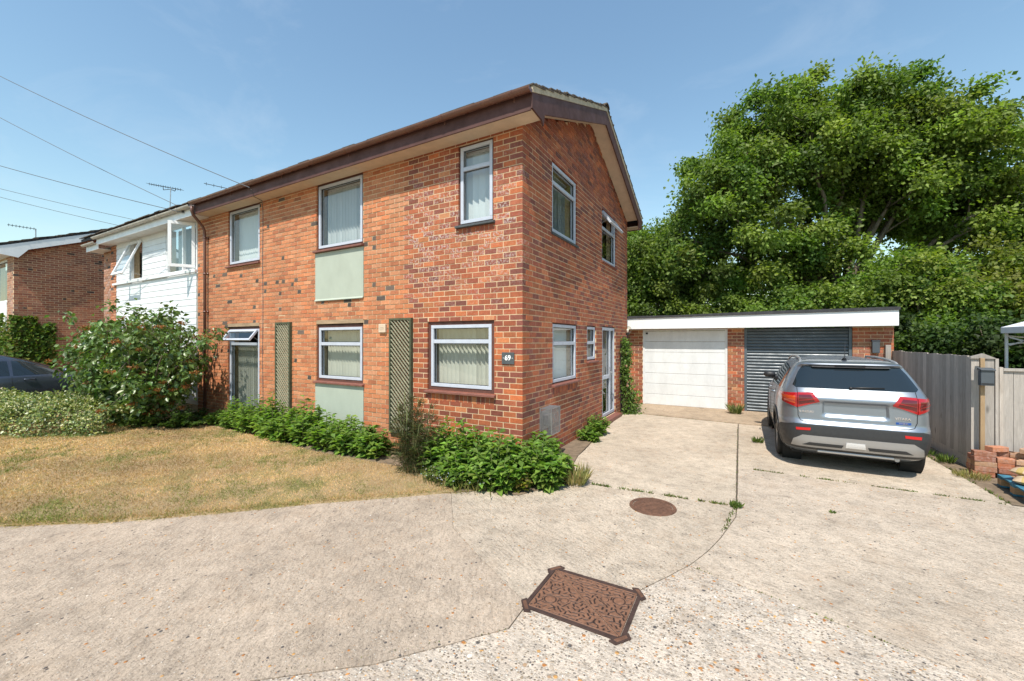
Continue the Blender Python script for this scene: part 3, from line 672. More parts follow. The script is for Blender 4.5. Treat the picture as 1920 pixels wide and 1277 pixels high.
# windows of the street front
window(house, PF, -8.02, -6.68, 3.66, 5.0, sill='maroon_sill')
window(house, PF, -4.68, -3.33, 3.67, 5.0, sill='maroon_sill', sill_out=.07)
window(house, PF, -1.15, -.50, 3.69, 4.95, transom=(4.575,), sub=.028, sill='slate')
window(house, PF, -8.03, -6.69, .08, 2.19, transom=(1.80,), open_top=True)
window(house, PF, -4.68, -3.325, 1.08, 2.19, transom=(1.815,), sill='maroon_sill', sub=.055)
window(house, PF, -1.785, -.485, 1.07, 2.19, transom=(1.865,), sill='maroon_sill', sub=.06)
for u0, u1 in ((-8.03, -6.69), (-4.68, -3.325)):
    b = MB(); b.box(u0, u1, -.004, .12, 2.205, 2.285); b.build('lintel', M['timber_lintel'], house, bevel=.004)
for u0, u1, v0, v1 in ((-4.70, -3.31, 2.70, 3.615), (-4.70, -3.31, 0, 1.03)):
    b = MB(); b.box(u0, u1, -.012, .1, v0, v1)
    if v0 > 1: b.prism([(-.012, v0), (-.035, v0 - .03), (-.030, v0 - .042), (.0, v0 - .012)], u0, u1, lambda a, b, c: (c, a, b))
    b.build('rendered_panel', M['render_panel'], house)
# gable windows and door
window(house, PS, 1.05, 2.225, 3.70, 4.90, transom=(4.56,), sub=.02, sill='slate', sill_out=.03)
window(house, PS, 3.83, 5.01, 3.70, 4.87, transom=(4.47,), sub=.02, sill='maroon_sill', sill_out=.03, open_top=True, sash_ang=34)
window(house, PS, 1.07, 2.24, 1.14, 2.185, transom=(1.83,), sub=.025, sill='maroon_sill')
window(house, PS, 2.81, 3.41, 1.46, 2.19, transom=(1.835,), sub=.025, sill='maroon_sill')
door = window(house, PS, 3.85, 4.955, .09, 2.21, mull=(4.56,), transom=(), sub=.025, name='door', ft=.07)
b = MB(); b.box(3.9, 4.5, .02, .085, .98, 1.06, PS); b.build('door_rail', M['alu'], door)
b = MB(); b.tube([PS(4.505, -.0, 1.12), PS(4.505, -.055, 1.12), PS(4.40, -.06, 1.12)], .011); b.box(4.488, 4.522, .005, .018, 1.0, 1.24, PS); b.build('door_handle', M['galv'], door)
b = MB(); b.box(3.82, 4.98, -.16, .03, .0, .085, PS); b.build('door_step', M['maroon_sill'], house, bevel=.01)

# roof: slabs, tiles, verge, boards
for s in (-1, 1):
    Y = lambda q, s=s: RIDGE_Y + s * q            # q: distance from the ridge
    b = MB(); h0 = 3.40; u = .075
    poly = [(0, RIDGE_Z - .06), (h0, RIDGE_Z - .06 - SLOPE * h0), (h0, RIDGE_Z - .06 - u - SLOPE * h0), (0, RIDGE_Z - .06 - u)]
    b.prism(poly if s > 0 else poly[::-1], XL, .30, lambda a, c, x: (x, Y(a), c)); roof = b.build('roof', M['felt'], house)
    # verge mortar and bargeboard
    b = MB(); poly = [(0, RIDGE_Z - .035), (h0 + .02, RIDGE_Z - .035 - SLOPE * (h0 + .02)), (h0 + .02, RIDGE_Z - .125 - SLOPE * (h0 + .02)), (0, RIDGE_Z - .125)]
    b.prism(poly if s > 0 else poly[::-1], .302, .335, lambda a, c, x: (x, Y(a), c)); b.build('verge_mortar', M['undercloak'], house)
    zt = RIDGE_Z - .127; zb = zt - .275; e = RIDGE_Y + .34
    poly = [(0, zt), (e, zt - SLOPE * e), (e, 4.985), (e - .30, 4.965), (e - .36, 4.90), (e - .40, zb - SLOPE * (e - .40)), (0, zb)]
    if s > 0: poly = [(a + (.004 if a == 0 else 0), c) for a, c in poly]
    b = MB(); b.prism(poly if s > 0 else poly[::-1], .300, .325, lambda a, c, x: (x, Y(a), c)); b.build('bargeboard', M['fascia'], house)
    # sloping verge soffit between bargeboard and gable
    b = MB(); poly = [(0, zb + .09), (e - .36, zb + .09 - SLOPE * (e - .36)), (e - .36, zb + .105 - SLOPE * (e - .36)), (0, zb + .105)]
    b.prism(poly if s > 0 else poly[::-1], -.005, .299, lambda a, c, x: (x, Y(a), c)); b.build('verge_soffit', M['soffit'], house)
    # eaves: soffit, fascia, gutter
    ya, yb = sorted((Y(RIDGE_Y + .002), Y(RIDGE_Y + .315)))
    b = MB(); b.box(-8.93, .299, ya, yb, 4.985, 5.0); b.build('soffit', M['soffit'], house)
    ya, yb = sorted((Y(RIDGE_Y + .316), Y(RIDGE_Y + .336)))
    b = MB(); b.box(-8.93, .2985, ya, yb, 4.965, 5.235); b.build('fascia', M['fascia'], house)
    b = MB(); yc = Y(RIDGE_Y + .40); n = 10
    prof = [(.06 * math.cos(t), .06 * math.sin(t)) for t in [math.pi + k * math.pi / n for k in range(n + 1)]] + [(.052 * math.cos(t), .052 * math.sin(t)) for t in [2 * math.pi - k * math.pi / n for k in range(n + 1)]]
    b.prism(prof, -8.90, .33, lambda a, c, x: (x, yc + a, 5.225 + c)); b.box(.322, .3305, yc - .05, yc + .05, 5.18, 5.224)
    gt = b.build('gutter', M['gutter'], house); autosmooth(gt, 40)
    for x in (.05, -1.15, -3.3, -5.3, -7.2):
        k = MB(); prof2 = [(.066 * math.cos(t), .066 * math.sin(t)) for t in [math.pi + q * math.pi / n for q in range(n + 1)]] + [(.0605 * math.cos(t), .0605 * math.sin(t)) for t in [2 * math.pi - q * math.pi / n for q in range(n + 1)]]
        k.prism(prof2, x - .025, x + .025, lambda a, c, xx: (xx, yc + a, 5.228 + c)); k.box(x - .012, x + .012, *sorted((Y(RIDGE_Y + .337), Y(RIDGE_Y + .345))), 5.13, 5.23); k.build('gutter_bracket', M['gutter'], house)
    # tiles: the verge column singly, the field as one part
    tl = MB(); tile_me = None
    for c in range(12):
        q1 = h0 + .035 - c * .295; q0 = max(.02, q1 - .40)
        z1 = RIDGE_Z - SLOPE * q1 + .0; z0 = RIDGE_Z - SLOPE * q0 - .035
        for i in range(31):
            x1 = .345 - i * .318; x0 = max(XL, x1 - .312); dz = random.uniform(-.008, .012)
            k = MB() if i == 0 else tl
            vs = [(x, Y(q), z + d) for (q, z) in ((q1, z1 + dz), (q0, z0 + dz)) for x in (x0, x1) for d in (-.022, 0)]
            f = [(0, 1, 3, 2), (4, 6, 7, 5), (0, 4, 5, 1), (2, 3, 7, 6), (1, 5, 7, 3), (0, 2, 6, 4)]
            k.add(vs, f if s > 0 else [t[::-1] for t in f])
            # moss cushion on the outer edge
            if i == 0:
                for _ in range(3):
                    cx, cq = x1 - random.uniform(0, .05), random.uniform(q0 + .05, q1); r = random.uniform(.012, .03)
                    k.lathe([(0, r * .8), (r * .6, r * .6), (r, 0), (r * .8, -.02)], 7, Matrix.Translation((cx, Y(cq), RIDGE_Z - SLOPE * cq - .012)))
                k.build('roof_tile', M['tile'], roof)
    tag(tl.build('tile_courses', M['tile'], roof), kind='stuff')
for i in range(23):
    b = MB(); x1 = .36 - i * .43; n = 7; prof = [(.12 * math.cos(t), .075 * math.sin(t)) for t in [k * math.pi / n for k in range(n + 1)]] + [(.10 * math.cos(t), .055 * math.sin(t)) for t in [math.pi - k * math.pi / n for k in range(n + 1)]]
    b.prism(prof, max(XL, x1 - .425), x1, lambda a, c, x: (x, RIDGE_Y + a, RIDGE_Z - .045 + c)); b.build('ridge_tile', M['tile'], house)
# downpipe, cable, number, alarm
b = MB(); b.tube([(-8.86, -.40, 5.14), (-8.86, -.40, 5.02), (-8.885, -.36, 4.94), (-8.95, -.13, 4.72), (-8.965, -.085, 4.62), (-8.965, -.075, 4.4), (-8.965, -.075, .05)], .034, 10)
for z in (4.45, 3.55, 2.6, 1.4): b.tube([(-8.965, -.075, z - .02), (-8.965, -.075, z + .02)], .042, 10); b.box(-9.01, -8.92, -.04, .0, z - .018, z + .018)
dp = b.build('downpipe', M['gutter'], house, smooth=True)
b = MB(); pth = [(-6.24, -.42, 5.06), (-6.36, -.30, 4.965), (-6.50, -.05, 4.972), (-6.552, -.012, 4.9)] + [(-6.552 + .008 * math.sin(z * 3), -.006, z) for z in np.arange(4.7, .0, -.3)]
b.tube(pth, .006, 6); b.build('wall_cable', M['cable'], house)
ng = wroot('house_number_plaque', (-.236, 0, 1.53), 'slate plaque reading 69 on the brick corner', 'plaque')
b = MB(); b.box(-.340, -.132, -.022, -.006, 1.53, 1.705); b.build('plate', M['slate'], ng, bevel=.004)
t = text_mesh('number', '69', .105, (-.236, -.024, 1.622), (R(90), 0, 0), M['white_paint'], None, .001, bold=.002); wpar(t, ng)
for dx in (-.075, .075):
    b = MB(); b.box(-.236 + dx - .005, -.236 + dx + .005, -.0235, -.0215, 1.617, 1.627); b.build('dot', M['white_paint'], ng)
al = wroot('alarm_box', (-2.8, 0, 2.02), 'small cream sensor box on the bricks beside the trellis', 'alarm box')
b = MB(); b.box(-2.885, -2.715, -.045, -.002, 2.02, 2.172); b.build('casing', M['soffit'], al, bevel=.008)
b = MB()
for z in (2.07, 2.09, 2.11): b.box(-2.85, -2.75, -.048, -.044, z, z + .008)
b.build('louvre', M['soffit'], al)
# blinds and curtains
blind(PF, -7.95, -6.75, 3.72, 4.94, .22, 'closed pale blind behind the upper window nearest the downpipe', ang=9, m='slat_white', pitch=.086)
blind(PF, -4.6, -3.4, 3.72, 4.94, .22, 'half open blind behind the upper window over the sage panel', ang=52, m='slat_white')
blind(PF, -1.11, -.54, 3.74, 4.9, .20, 'pale blind behind the narrow upper window at the corner', ang=18, m='slat_white', pitch=.12, wide=.125)
blind(PF, -7.95, -6.75, .15, 1.76, .22, 'open cream blind behind the tall glazed door', ang=72)
blind(PF, -4.6, -3.4, 1.14, 2.12, .22, 'cream blind behind the ground floor window over the sage panel', ang=36, pitch=.085)
blind(PF, -1.72, -.55, 1.14, 2.12, .22, 'cream blind behind the ground floor window beside the number plaque', ang=40)
blind(PS, 1.1, 2.18, 3.75, 4.86, .22, 'half open blind behind the upper gable window nearest the corner', ang=50, m='slat_white')
b = MB(); b.box(1.1, 2.2, .3, .31, 1.15, 2.18, PS); b.box(2.83, 3.39, .3, .31, 1.46, 2.18, PS)
wc = wroot('net_curtain', (-.3, 1.65, 1.15), 'white net curtain behind the ground floor gable window', 'curtain')
k = MB(); n = 60; vs = [PS(1.1 + 1.1 * i / n, .20 + .012 * math.sin(i * 1.3), v) for v in (1.16, 2.16) for i in range(n + 1)]
k.add(vs, [(i, i + 1, n + 2 + i, n + 1 + i) for i in range(n)]); k.build('fabric', M['slat_white'], wc)

# trellis panels
def trellis(x0, x1, z0, z1, label):
    rt = wroot('trellis', ((x0 + x1) / 2, 0, z0), label, 'trellis', 'green trellis panels on the front wall')
    for q in ((x0, x0 + .035, z0, z1), (x1 - .035, x1, z0, z1), (x0 + .035, x1 - .035, z0, z0 + .035), (x0 + .035, x1 - .035, z1 - .035, z1)):
        b = MB(); b.box(q[0], q[1], -.062, -.006, q[2], q[3]); b.build('frame_bar', M['trellis'], rt)
    w, p = .022, .056; a0, a1, b0, b1 = x0 + .035, x1 - .035, z0 + .035, z1 - .035
    for sg, d in ((1, -.028), (-1, -.045)):
        c = -(b1 - b0) - (a1 - a0)
        k = 0
        while True:
            # line: z = b0 + off + sg*(x-a0)
            off = (b0 - (a1 - a0) + k * p * 1.414) if sg > 0 else (b0 + k * p * 1.414); k += 1
            if off > (b1 if sg > 0 else b1 + (a1 - a0)): break
            pts = []
            for x in (a0, a1):
                z = off + sg * (x - a0); pts.append((x, z))
            (xa, za), (xb, zb) = pts
            def clip(xa, za, xb, zb):
                for lim, s in ((b0, 1), (b1, -1)):
                    if s * (za - lim) < 0 and s * (zb - lim) < 0: return None
                    if s * (za - lim) < 0: t = (lim - za) / (zb - za); xa, za = xa + t * (xb - xa), lim
                    if s * (zb - lim) < 0: t = (lim - za) / (zb - za); xb, zb = xa + t * (xb - xa), lim
                return xa, za, xb, zb
            r = clip(xa, za, xb, zb)
            if not r or abs(r[2] - r[0]) < .02: continue
            m = MB(); m.bar((r[0], d, r[1]), (r[2], d, r[3]), .012 if True else w, w, (0, -1, 0)); m.build('lath', M['trellis'] if sg > 0 else M['lath'], rt)  # front laths coloured pale as lit, back laths dark as shadowed
trellis(-6.0, -5.48, .285, 2.268, 'narrow green trellis panel beside the tall glazed door')
trellis(-2.61, -2.10, .285, 2.265, 'narrow green trellis panel beside the number plaque window')
# wire guard over the boiler flue on the gable wall, and the stub of a pipe beside it
fg = wroot('flue_guard', (.12, .75, .42), 'galvanised wire cage over the flue low on the gable wall', 'flue guard')
b = MB(); x1, y0, y1, z0, z1 = .20, .56, .90, .42, .82
for (a, c) in (((.01, y0, z0), (x1, y0, z0)), ((.01, y1, z0), (x1, y1, z0)), ((.01, y0, z1), (x1, y0, z1)), ((.01, y1, z1), (x1, y1, z1)), ((x1, y0, z0), (x1, y1, z0)), ((x1, y0, z1), (x1, y1, z1)), ((x1, y0, z0), (x1, y0, z1)), ((x1, y1, z0), (x1, y1, z1)), ((.012, y0, z0), (.012, y0, z1)), ((.012, y1, z0), (.012, y1, z1))): b.bar(a, c, .013, .013)
b.build('cage_frame', M['galv'], fg)
b = MB()
for k in range(1, 22): z = z0 + (z1 - z0) * k / 22; b.bar((.012, y0, z), (x1, y0, z), .006, .006); b.bar((x1, y0, z), (x1, y1, z), .006, .006); b.bar((.012, y1, z), (x1, y1, z), .004, .004)
for k in range(1, 12): y = y0 + (y1 - y0) * k / 12; b.bar((x1, y, z0), (x1, y, z1), .004, .004, (1, 0, 0)); b.bar((.012, y, z1), (x1, y, z1), .004, .004); b.bar((.012, y, z0), (x1, y, z0), .004, .004)
for k in range(1, 8): x = x1 * k / 8; b.bar((x, y0, z0), (x, y0, z1), .004, .004, (1, 0, 0)); b.bar((x, y0, z1), (x, y1, z1), .004, .004)
b.build('wire_mesh', M['galv'], fg)
b = MB(); b.box(.002, .03, y0 + .03, y1 - .03, z0 + .05, z1 - .05); b.box(.03, .12, y0 + .08, y1 - .08, z0 + .11, z1 - .11); b.build('flue_terminal', M['galv'], fg, bevel=.01)
b = MB(); b.tube([(.0, 1.02, .62), (.05, 1.02, .62), (.06, 1.02, .60), (.06, 1.02, .56)], .012, 8); b.tube([(.035, 1.02, .62), (.035, 1.02, .66)], .006, 6); b.tube([(.0, 1.02, .64), (.07, 1.02, .662)], .005, 6)
tag(b.build('garden_tap', M['galv'], smooth=True), 'small garden tap on the gable wall beside the wire cage', 'tap')
# ------------------------------------------------------------------ attached neighbour (white cladding) and the house beyond
def pal_far(u, v):
    if random.random() < .05: return vary((.075, .058, .05), .3)
    return vary(random.choice(ORANGE if u > -15.5 else [(.40, .17, .09), (.44, .22, .13), (.46, .26, .19)]), .12, .3)
nb = wroot('clad_house', (-12.7, 3.08, 0), 'attached house with white boarded upper front and two open windows', 'house')
NH = [(-13.78, -12.86, 3.72, 4.93), (-11.33, -9.60, 3.72, 5.0)]
NX = -16.05
nw = backing(PF, NX, -9.505, 0, 4.99, NH, .06, .25).build('front_wall', M['mortar'], nb)
bs = MB(); bs.box(NX + .005, -9.505, DEPTH - .25, DEPTH, 0, 4.99); bs.box(NX, NX + .2, .255, DEPTH - .26, 0, 4.99); bs.build('outer_wall', M['mortar'], nb)
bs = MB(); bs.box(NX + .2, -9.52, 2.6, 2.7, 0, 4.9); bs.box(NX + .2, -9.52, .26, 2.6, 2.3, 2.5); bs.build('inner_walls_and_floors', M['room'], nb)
put_bricks([(PF, (b[0], b[1], b[2] + .0, b[3] + .02, *b[4:]), nw) for b in lay(-15.27, -14.83, 0, 4.95, [], pal_far)] + [(PF, (b[0], b[1], b[2] + .05, b[3] + .03, *b[4:]), nw) for b in lay(NX, -15.275, 0, 4.95, [], pal_far)], None, 0)
cl = backing(PF, -14.82, -9.59, .2, 4.99, NH, .0505, .0595); clad = cl.build('cladding', M['clad'], nb)
z = .3; k = 0
while z < 4.98:
    z1 = min(4.985, z + .163)
    for (a, c, e, f) in rect_sub((-14.82, -9.59, z, z1), [(h[0], h[1], h[2] - .07, h[3]) for h in NH]):
        b = MB(); b.prism([(.0, e), (.008, f), (.05, f), (.05, e)], a, c, lambda p, q, x: (x, p, q)); b.build('board', M['clad'], clad)
    z = z1 + .004
b = MB(); b.box(-14.98, -9.52, -.06, .0, 3.655, 3.715); b.build('sill_board', M['clad'], nb)
def simple_casement(h, jamb, kind):
    w = ring(MB(), PF, *h, .055, .02, .09).build('window', M['white_pvc'], nb)
    if kind == 'top':
        top_hung(w, PF, h[0] + .03, h[1] - .03, h[2] + .03, h[3] - .04, .0, 'white_pvc', 22, .075)
    else:
        m = h[0] + .95; b = MB(); b.box(m - .03, m + .03, .02, .085, h[2] + .055, h[3] - .055); b.build('mullion', M['white_pvc'], w)
        b = MB(); b.add([(h[0] + .05, .06, h[2] + .05), (m - .03, .06, h[2] + .05), (m - .03, .06, h[3] - .05), (h[0] + .05, .06, h[3] - .05)], [(0, 1, 2, 3)]); b.build('pane', M['glass'], w)
        a = R(58); hx = h[1] - .04; T = lambda u, d, v: (hx - u * math.cos(a) - d * math.sin(a) * 0, -.0 - u * math.sin(a) + d * .5, v)
        T = lambda u, d, v: (hx - u * math.cos(a) + d * math.sin(a), -u * math.sin(a) - d * math.cos(a), v)
        b = MB(); ring(b, T, 0, .56, h[2] + .05, h[3] - .06, .075, -.05, 0); b.build('opening_sash', M['white_pvc'], w, bevel=.004)
        b = MB(); b.add([T(.07, -.02, h[2] + .12), T(.49, -.02, h[2] + .12), T(.49, -.02, h[3] - .13), T(.07, -.02, h[3] - .13)], [(0, 1, 2, 3)]); b.build('pane', M['glass'], w)
simple_casement(NH[0], 0, 'top'); simple_casement(NH[1], 0, 'side')
for h, lab in ((NH[0], 'pale curtain behind the tilted window of the white boarded house'), (NH[1], 'pale curtain behind the swung open window of the white boarded house')):
    r_ = wroot('curtain', ((h[0] + h[1]) / 2, .3, h[2]), lab, 'curtain', 'neighbour curtains'); k = MB(); n = 70
    k.add([(h[0] + (h[1] - h[0]) * i / n, .30 + .025 * math.sin(i * 1.1), v) for v in (h[2], h[3]) for i in range(n + 1)], [(i, i + 1, n + 2 + i, n + 1 + i) for i in range(n)]); k.build('fabric', M['curtain_grey'], r_)
def plain_roof(parent, x0, x1, s, ey, ez, ry, rz, tile_cols=20, boards='white_pvc', soffit='soffit_white', gut=True, wall_y=0, side_tiles='right'):
    h = abs(ey - ry); sl = (rz - ez) / h; Y = lambda q: ry + s * q
    b = MB(); poly = [(0, rz - .05), (h, ez - .05), (h, ez - .13), (0, rz - .13)]; b.prism(poly if s > 0 else poly[::-1], x0, x1, lambda a, c, x: (x, Y(a), c)); rf = b.build('roof', M['felt'], parent)
    tl = MB()
    for c in range(int(h / .295) + 1):
        q1 = h + .05 - c * .295; q0 = max(.02, q1 - .4)
        if q1 < .1: break
        for i in range(int((x1 - x0) / .32) + 1):
            xb = x1 + .03 - i * .32; xa = max(x0, xb - .313); dz = random.uniform(-.01, .014); k = MB() if i == 0 and side_tiles else tl
            za, zb = rz - sl * q1, rz - sl * q0 - .03
            vs = [(x, Y(q), zz + d) for q, zz in ((q1, za + dz), (q0, zb + dz)) for x in (xa, xb) for d in (-.024, 0)]; f = [(0, 1, 3, 2), (4, 6, 7, 5), (0, 4, 5, 1), (2, 3, 7, 6), (1, 5, 7, 3), (0, 2, 6, 4)]
            k.add(vs, f if s > 0 else [t[::-1] for t in f])
            if k is not tl: k.build('roof_tile', M['tile'], rf)
    tag(tl.build('tile_courses', M['tile'], rf), kind='stuff'); return rf
for s in (-1, 1): plain_roof(nb, NX - .3, XL - .003, s, RIDGE_Y + s * 3.5, 5.27, RIDGE_Y, RIDGE_Z, side_tiles=None)
def eaves(parent, x0, x1, y_in, y_out, z, fm, sm, gm, gut_x0=None):
    b = MB(); b.box(x0, x1, y_out + .02, y_in, z - .015, z); b.build('soffit', M[sm], parent)
    b = MB(); b.box(x0, x1, y_out, y_out + .019, z - .03, z + .195); b.build('fascia', M[fm], parent)
    b = MB(); yc = y_out - .063; n = 8; prof = [(.06 * math.cos(t), .06 * math.sin(t)) for t in [math.pi + k * math.pi / n for k in range(n + 1)]] + [(.05 * math.cos(t), .05 * math.sin(t)) for t in [2 * math.pi - k * math.pi / n for k in range(n + 1)]]
    b.prism(prof, gut_x0 or x0, x1, lambda a, c, x: (x, yc + a, z + .19 + c)); autosmooth(b.build('gutter', M[gm], parent), 40)
    for i in range(int((x1 - x0) / 1.1)):
        x = x1 - .6 - i * 1.1; k = MB(); prof2 = [(.067 * math.cos(t), .067 * math.sin(t)) for t in [math.pi + q * math.pi / n for q in range(n + 1)]]
        k.prism(prof2, x - .03, x + .03, lambda a, c, xx: (xx, yc + a, z + .192 + c)); k.build('gutter_bracket', M[gm], parent)
M['gutter_white'] = worn('aged_white_gutter', (.58, .54, .48), .5, .25, 6, .05)
eaves(nb, -15.30, -8.935, .06, -.336, 4.985, 'white_pvc', 'soffit_white', 'gutter_white', -15.36)
eaves(nb, NX - .3, -15.305, .12, -.30, 4.86, 'white_pvc', 'soffit_white', 'gutter_white', NX - .36)
b = MB(); b.tube([(-9.42, -.345, 5.10), (-9.42, -.375, 5.10)], .03, 10); b.build('vent', M['black'], nb)

# house further left: we see its gable
fh = wroot('gable_house', (-23, 2, 0), 'brick house beyond the drive with white bargeboard and ivy at its corner', 'house')
CX0, CY0 = -20.0, -1.22; PG = lambda u, d, v: (CX0 - d, u, v); PC = lambda u, d, v: (u, CY0 + d, v); RY = CY0 + 3.1
rzc = lambda y: 6.72 - .41 * abs(y - RY)
gw = backing(PG, CY0 + .25, CY0 + 6.2, 0, 5.0, []); gw.prism([(CY0 + .005, 5.0), (CY0 + 6.2, 5.0), (RY, 6.25)], -.25, -.008, lambda a, c, x: (CX0 + x, a, c)); gw = gw.build('gable_wall', M['mortar'], fh)
CF = [(-22.6, -20.9, 3.3, 4.9), (-22.6, -20.9, .9, 2.2)]
cwall = backing(PC, -27, CX0 - .008, 0, 5.0, CF).build('front_wall', M['mortar'], fh)
b = MB(); b.box(-26.8, CX0 - .3, CY0 + .8, CY0 + .9, 0, 5); b.build('inner_wall', M['room'], fh)
FARC = [(.36, .135, .068), (.31, .105, .055), (.40, .165, .09), (.28, .095, .055), (.36, .15, .085)]
def pal_gable(u, v): return vary((.10, .055, .045), .3) if random.random() < .035 else vary(random.choice(FARC), .10, .1)
put_bricks([(PG, b, gw) for b in lay(CY0, CY0 + 6.2, 0, 6.2, [], pal_gable, keep=lambda u, v: v < rzc(u) - .25, alt=(.004, .004), start=.0)] + [(PC, b, cwall) for b in lay(-21.0, CX0, 0, 5.0, CF, pal_far, end_alt=(0, .113))], None, 0)
for h in CF: window(fh, PC, *h, fm='white_pvc', sm='white_pvc', sub=.03, transom=())
b = MB(); b.box(-22.6, -20.9, -.01, .1, 2.2, 3.3, PC); b.build('spandrel_panel', M['clad'], fh)
for s in (-1, 1):
    plain_roof(fh, -27, CX0 + .26, s, RY + s * 3.5, rzc(RY + 3.5), RY, 6.72)
    Y = lambda q: RY + s * q; zt = 6.6; e = 3.1 + .36
    poly = [(0 if s < 0 else .004, zt), (e, zt - .41 * e), (e, 4.90), (e - .42, 4.84), (e - .66, zt - .28 - .41 * (e - .66)), (0 if s < 0 else .004, zt - .28)]
    b = MB(); b.prism(poly if s > 0 else poly[::-1], CX0 + .24, CX0 + .27, lambda a, c, x: (x, Y(a), c)); b.build('bargeboard', M['white_pvc'], fh)
    b = MB(); poly = [(0, zt - .2), (e - .5, zt - .2 - .41 * (e - .5)), (e - .5, zt - .18 - .41 * (e - .5)), (0, zt - .18)]; b.prism(poly if s > 0 else poly[::-1], CX0 - .002, CX0 + .239, lambda a, c, x: (x, Y(a), c)); b.build('verge_soffit', M['soffit_white'], fh)
eaves(fh, -27, CX0 + .238, CY0, CY0 - .34, 4.96, 'white_pvc', 'soffit_white', 'gutter_white')

# aerials
def aerial(name, label, foot, top, boom_a, boom_b, n=14, el=.11):
    rt = wroot(name, foot, label, 'aerial', 'television aerials'); b = MB(); b.tube([foot, top], .018, 6); b.build('mast', M['galv'], rt)
    A, B = Vector(boom_a), Vector(boom_b); b = MB(); b.tube([A, B], .010, 6); b.build('boom', M['black'], rt); d = (B - A).normalized(); sd = d.cross(Vector((0, 0, 1))).normalized()
    b = MB()
    for i in range(n): p = A.lerp(B, (i + .3) / n); b.tube([p - sd * el, p + sd * el], .006, 5); b.tube([p - Vector((0, 0, .05)), p + Vector((0, 0, .05))], .006, 5)
    b.build('element', M['black'], rt); return rt, d
rt, d = aerial('tv_aerial', 'long television aerial above the white boarded house', (-15.75, 1.75, 6.2), (-15.72, 1.78, 7.55), (-17.5, 1.75, 8.02), (-15.0, 1.85, 7.36))
b = MB(); b.tube([(-16.35, 1.78, 7.70), (-16.32, 1.78, 7.58), (-15.75, 1.78, 7.50), (-15.5, 1.82, 7.40), (-15.45, 1.83, 7.46)], .012, 6); b.build('bracket', M['black'], rt)
aerial('tv_aerial', 'small television aerial on the far left house', (-20.6, -.577, 5.6), (-20.6, -.577, 6.12), (-20.55, -1.27, 6.10), (-20.6, -.56, 6.11), 8, .08)
aerial('tv_aerial', 'tip of a television aerial showing over the maroon gutter', (-11.0, 1.95, 6.2), (-11.0, 1.95, 6.62), (-12.15, 1.30, 6.88), (-10.9, 2.0, 6.56), 6, .02)
# overhead cables
def cable(label, a, c, sag=.25, r=.008):
    a, c = Vector(a), Vector(c); n = 24; b = MB(); b.tube([a.lerp(c, i / n) - Vector((0, 0, sag * 4 * (i / n) * (1 - i / n))) for i in range(n + 1)], r, 6)
    tag(b.build('overhead_cable', M['cable']), label, 'cable', 'overhead cables')
cable('highest overhead cable ending at the maroon gutter', (-6.22, -.46, 5.08), (-20.3, -4.45, 12.15), .22)
cable('steep overhead cable ending above the white fascia', (-9.45, -.36, 5.20), (-20.3, -4.45, 11.05), .15)
cable('middle overhead cable ending at the white fascia bracket', (-9.35, -.36, 5.06), (-20.3, -4.45, 8.45), .12)
cable('thin overhead cable passing behind the white boarded roof', (-25.0, 4.4, 8.2), (-39, -3.8, 12.2), .15, .011)
cable('lowest overhead cable passing behind the white boarded roof', (-26.0, 3.8, 7.95), (-39, -3.8, 11.85), .15, .011)

# ------------------------------------------------------------------ garages
ga = wroot('garage_block', (2.8, 9, 0), 'flat roofed pair of brick garages with white fascia', 'garage')
PGa = lambda u, d, v: (u, 6.9 + d, v)
GA = []
pal_g = lambda u, v: vary(random.choice(REDS[:3] + [(.34, .125, .06), (.30, .11, .06)]), .14, .15) if random.random() > .12 else vary((.42, .19, .09))
for u0, u1 in ((-.40, .262), (2.43, 2.81), (4.99, 5.71)):
    w = backing(PGa, u0, u1, 0, 2.25, [], .008, .22).build('pier', M['mortar'], ga); GA += [(PGa, b, w) for b in lay(u0, u1, .0, 2.19, [], pal_g, dep=.1)]
put_bricks(GA, None, 230)
b = MB(); b.box(-.4, -.2, 7.13, 12, 0, 2.25); b.box(5.51, 5.70, 7.13, 12, 0, 2.25); b.box(-.4, 5.7, 12, 12.2, 0, 2.25); b.box(2.55, 2.7, 7.13, 12, 0, 2.25); b.build('outer_wall', M['mortar'], ga)
def slant(x): return .045 * (x + .1) / 5.8
b = MB(); b.prism([(-.42, 2.205), (5.72, 2.205), (5.72, 2.50 + slant(5.72)), (-.42, 2.50)], 6.60, 6.63, lambda a, c, y: (a, y, c)); b.build('fascia_board', M['white_pvc'], ga)
b = MB(); b.box(2.66, 2.70, 6.596, 6.5985, 2.206, 2.52); b.build('fascia_joint', M['white_door'], ga)
b = MB(); b.prism([(-.44, 2.502), (5.74, 2.502 + slant(5.74)), (5.74, 2.57 + slant(5.74)), (2.9, 2.575 + slant(2.9)), (1.2, 2.565), (-.44, 2.575)], 6.57, 12.3, lambda a, c, y: (a, y, c)); b.build('roof', M['felt'], ga)
b = MB(); b.box(-.42, 5.72, 6.632, 6.9, 2.206, 2.22); b.build('soffit', M['soffit_white'], ga)
# white sectional door
dr = MB(); ring(dr, PGa, .263, 2.429, .045, 2.205, .055, .03, .12, tb=.004); gd = dr.build('door', M['white_door'], ga); gd['label'] = 'white sectional garage door'
n = 7; h = (2.145 - .06) / n
for i in range(n):
    b = MB(); z0 = .06 + i * h; b.box(.318, 2.374, .05, .09, z0 + .003, z0 + h - .003, PGa)
    b.build('door_panel', M['white_door'], gd, bevel=.006)
b = MB(); b.box(.318, 2.374, .07, .095, .05, .0625, PGa); b.build('seal', M['black'], gd)
b = MB(); b.box(.345, .40, .02, .05, 2.06, 2.11, PGa); b.build('sensor', M['black'], gd)
b = MB(); b.box(.262, 2.43, -.002, .12, 2.19, 2.204, PGa); b.build('door_head', M['timber_lintel'], ga)
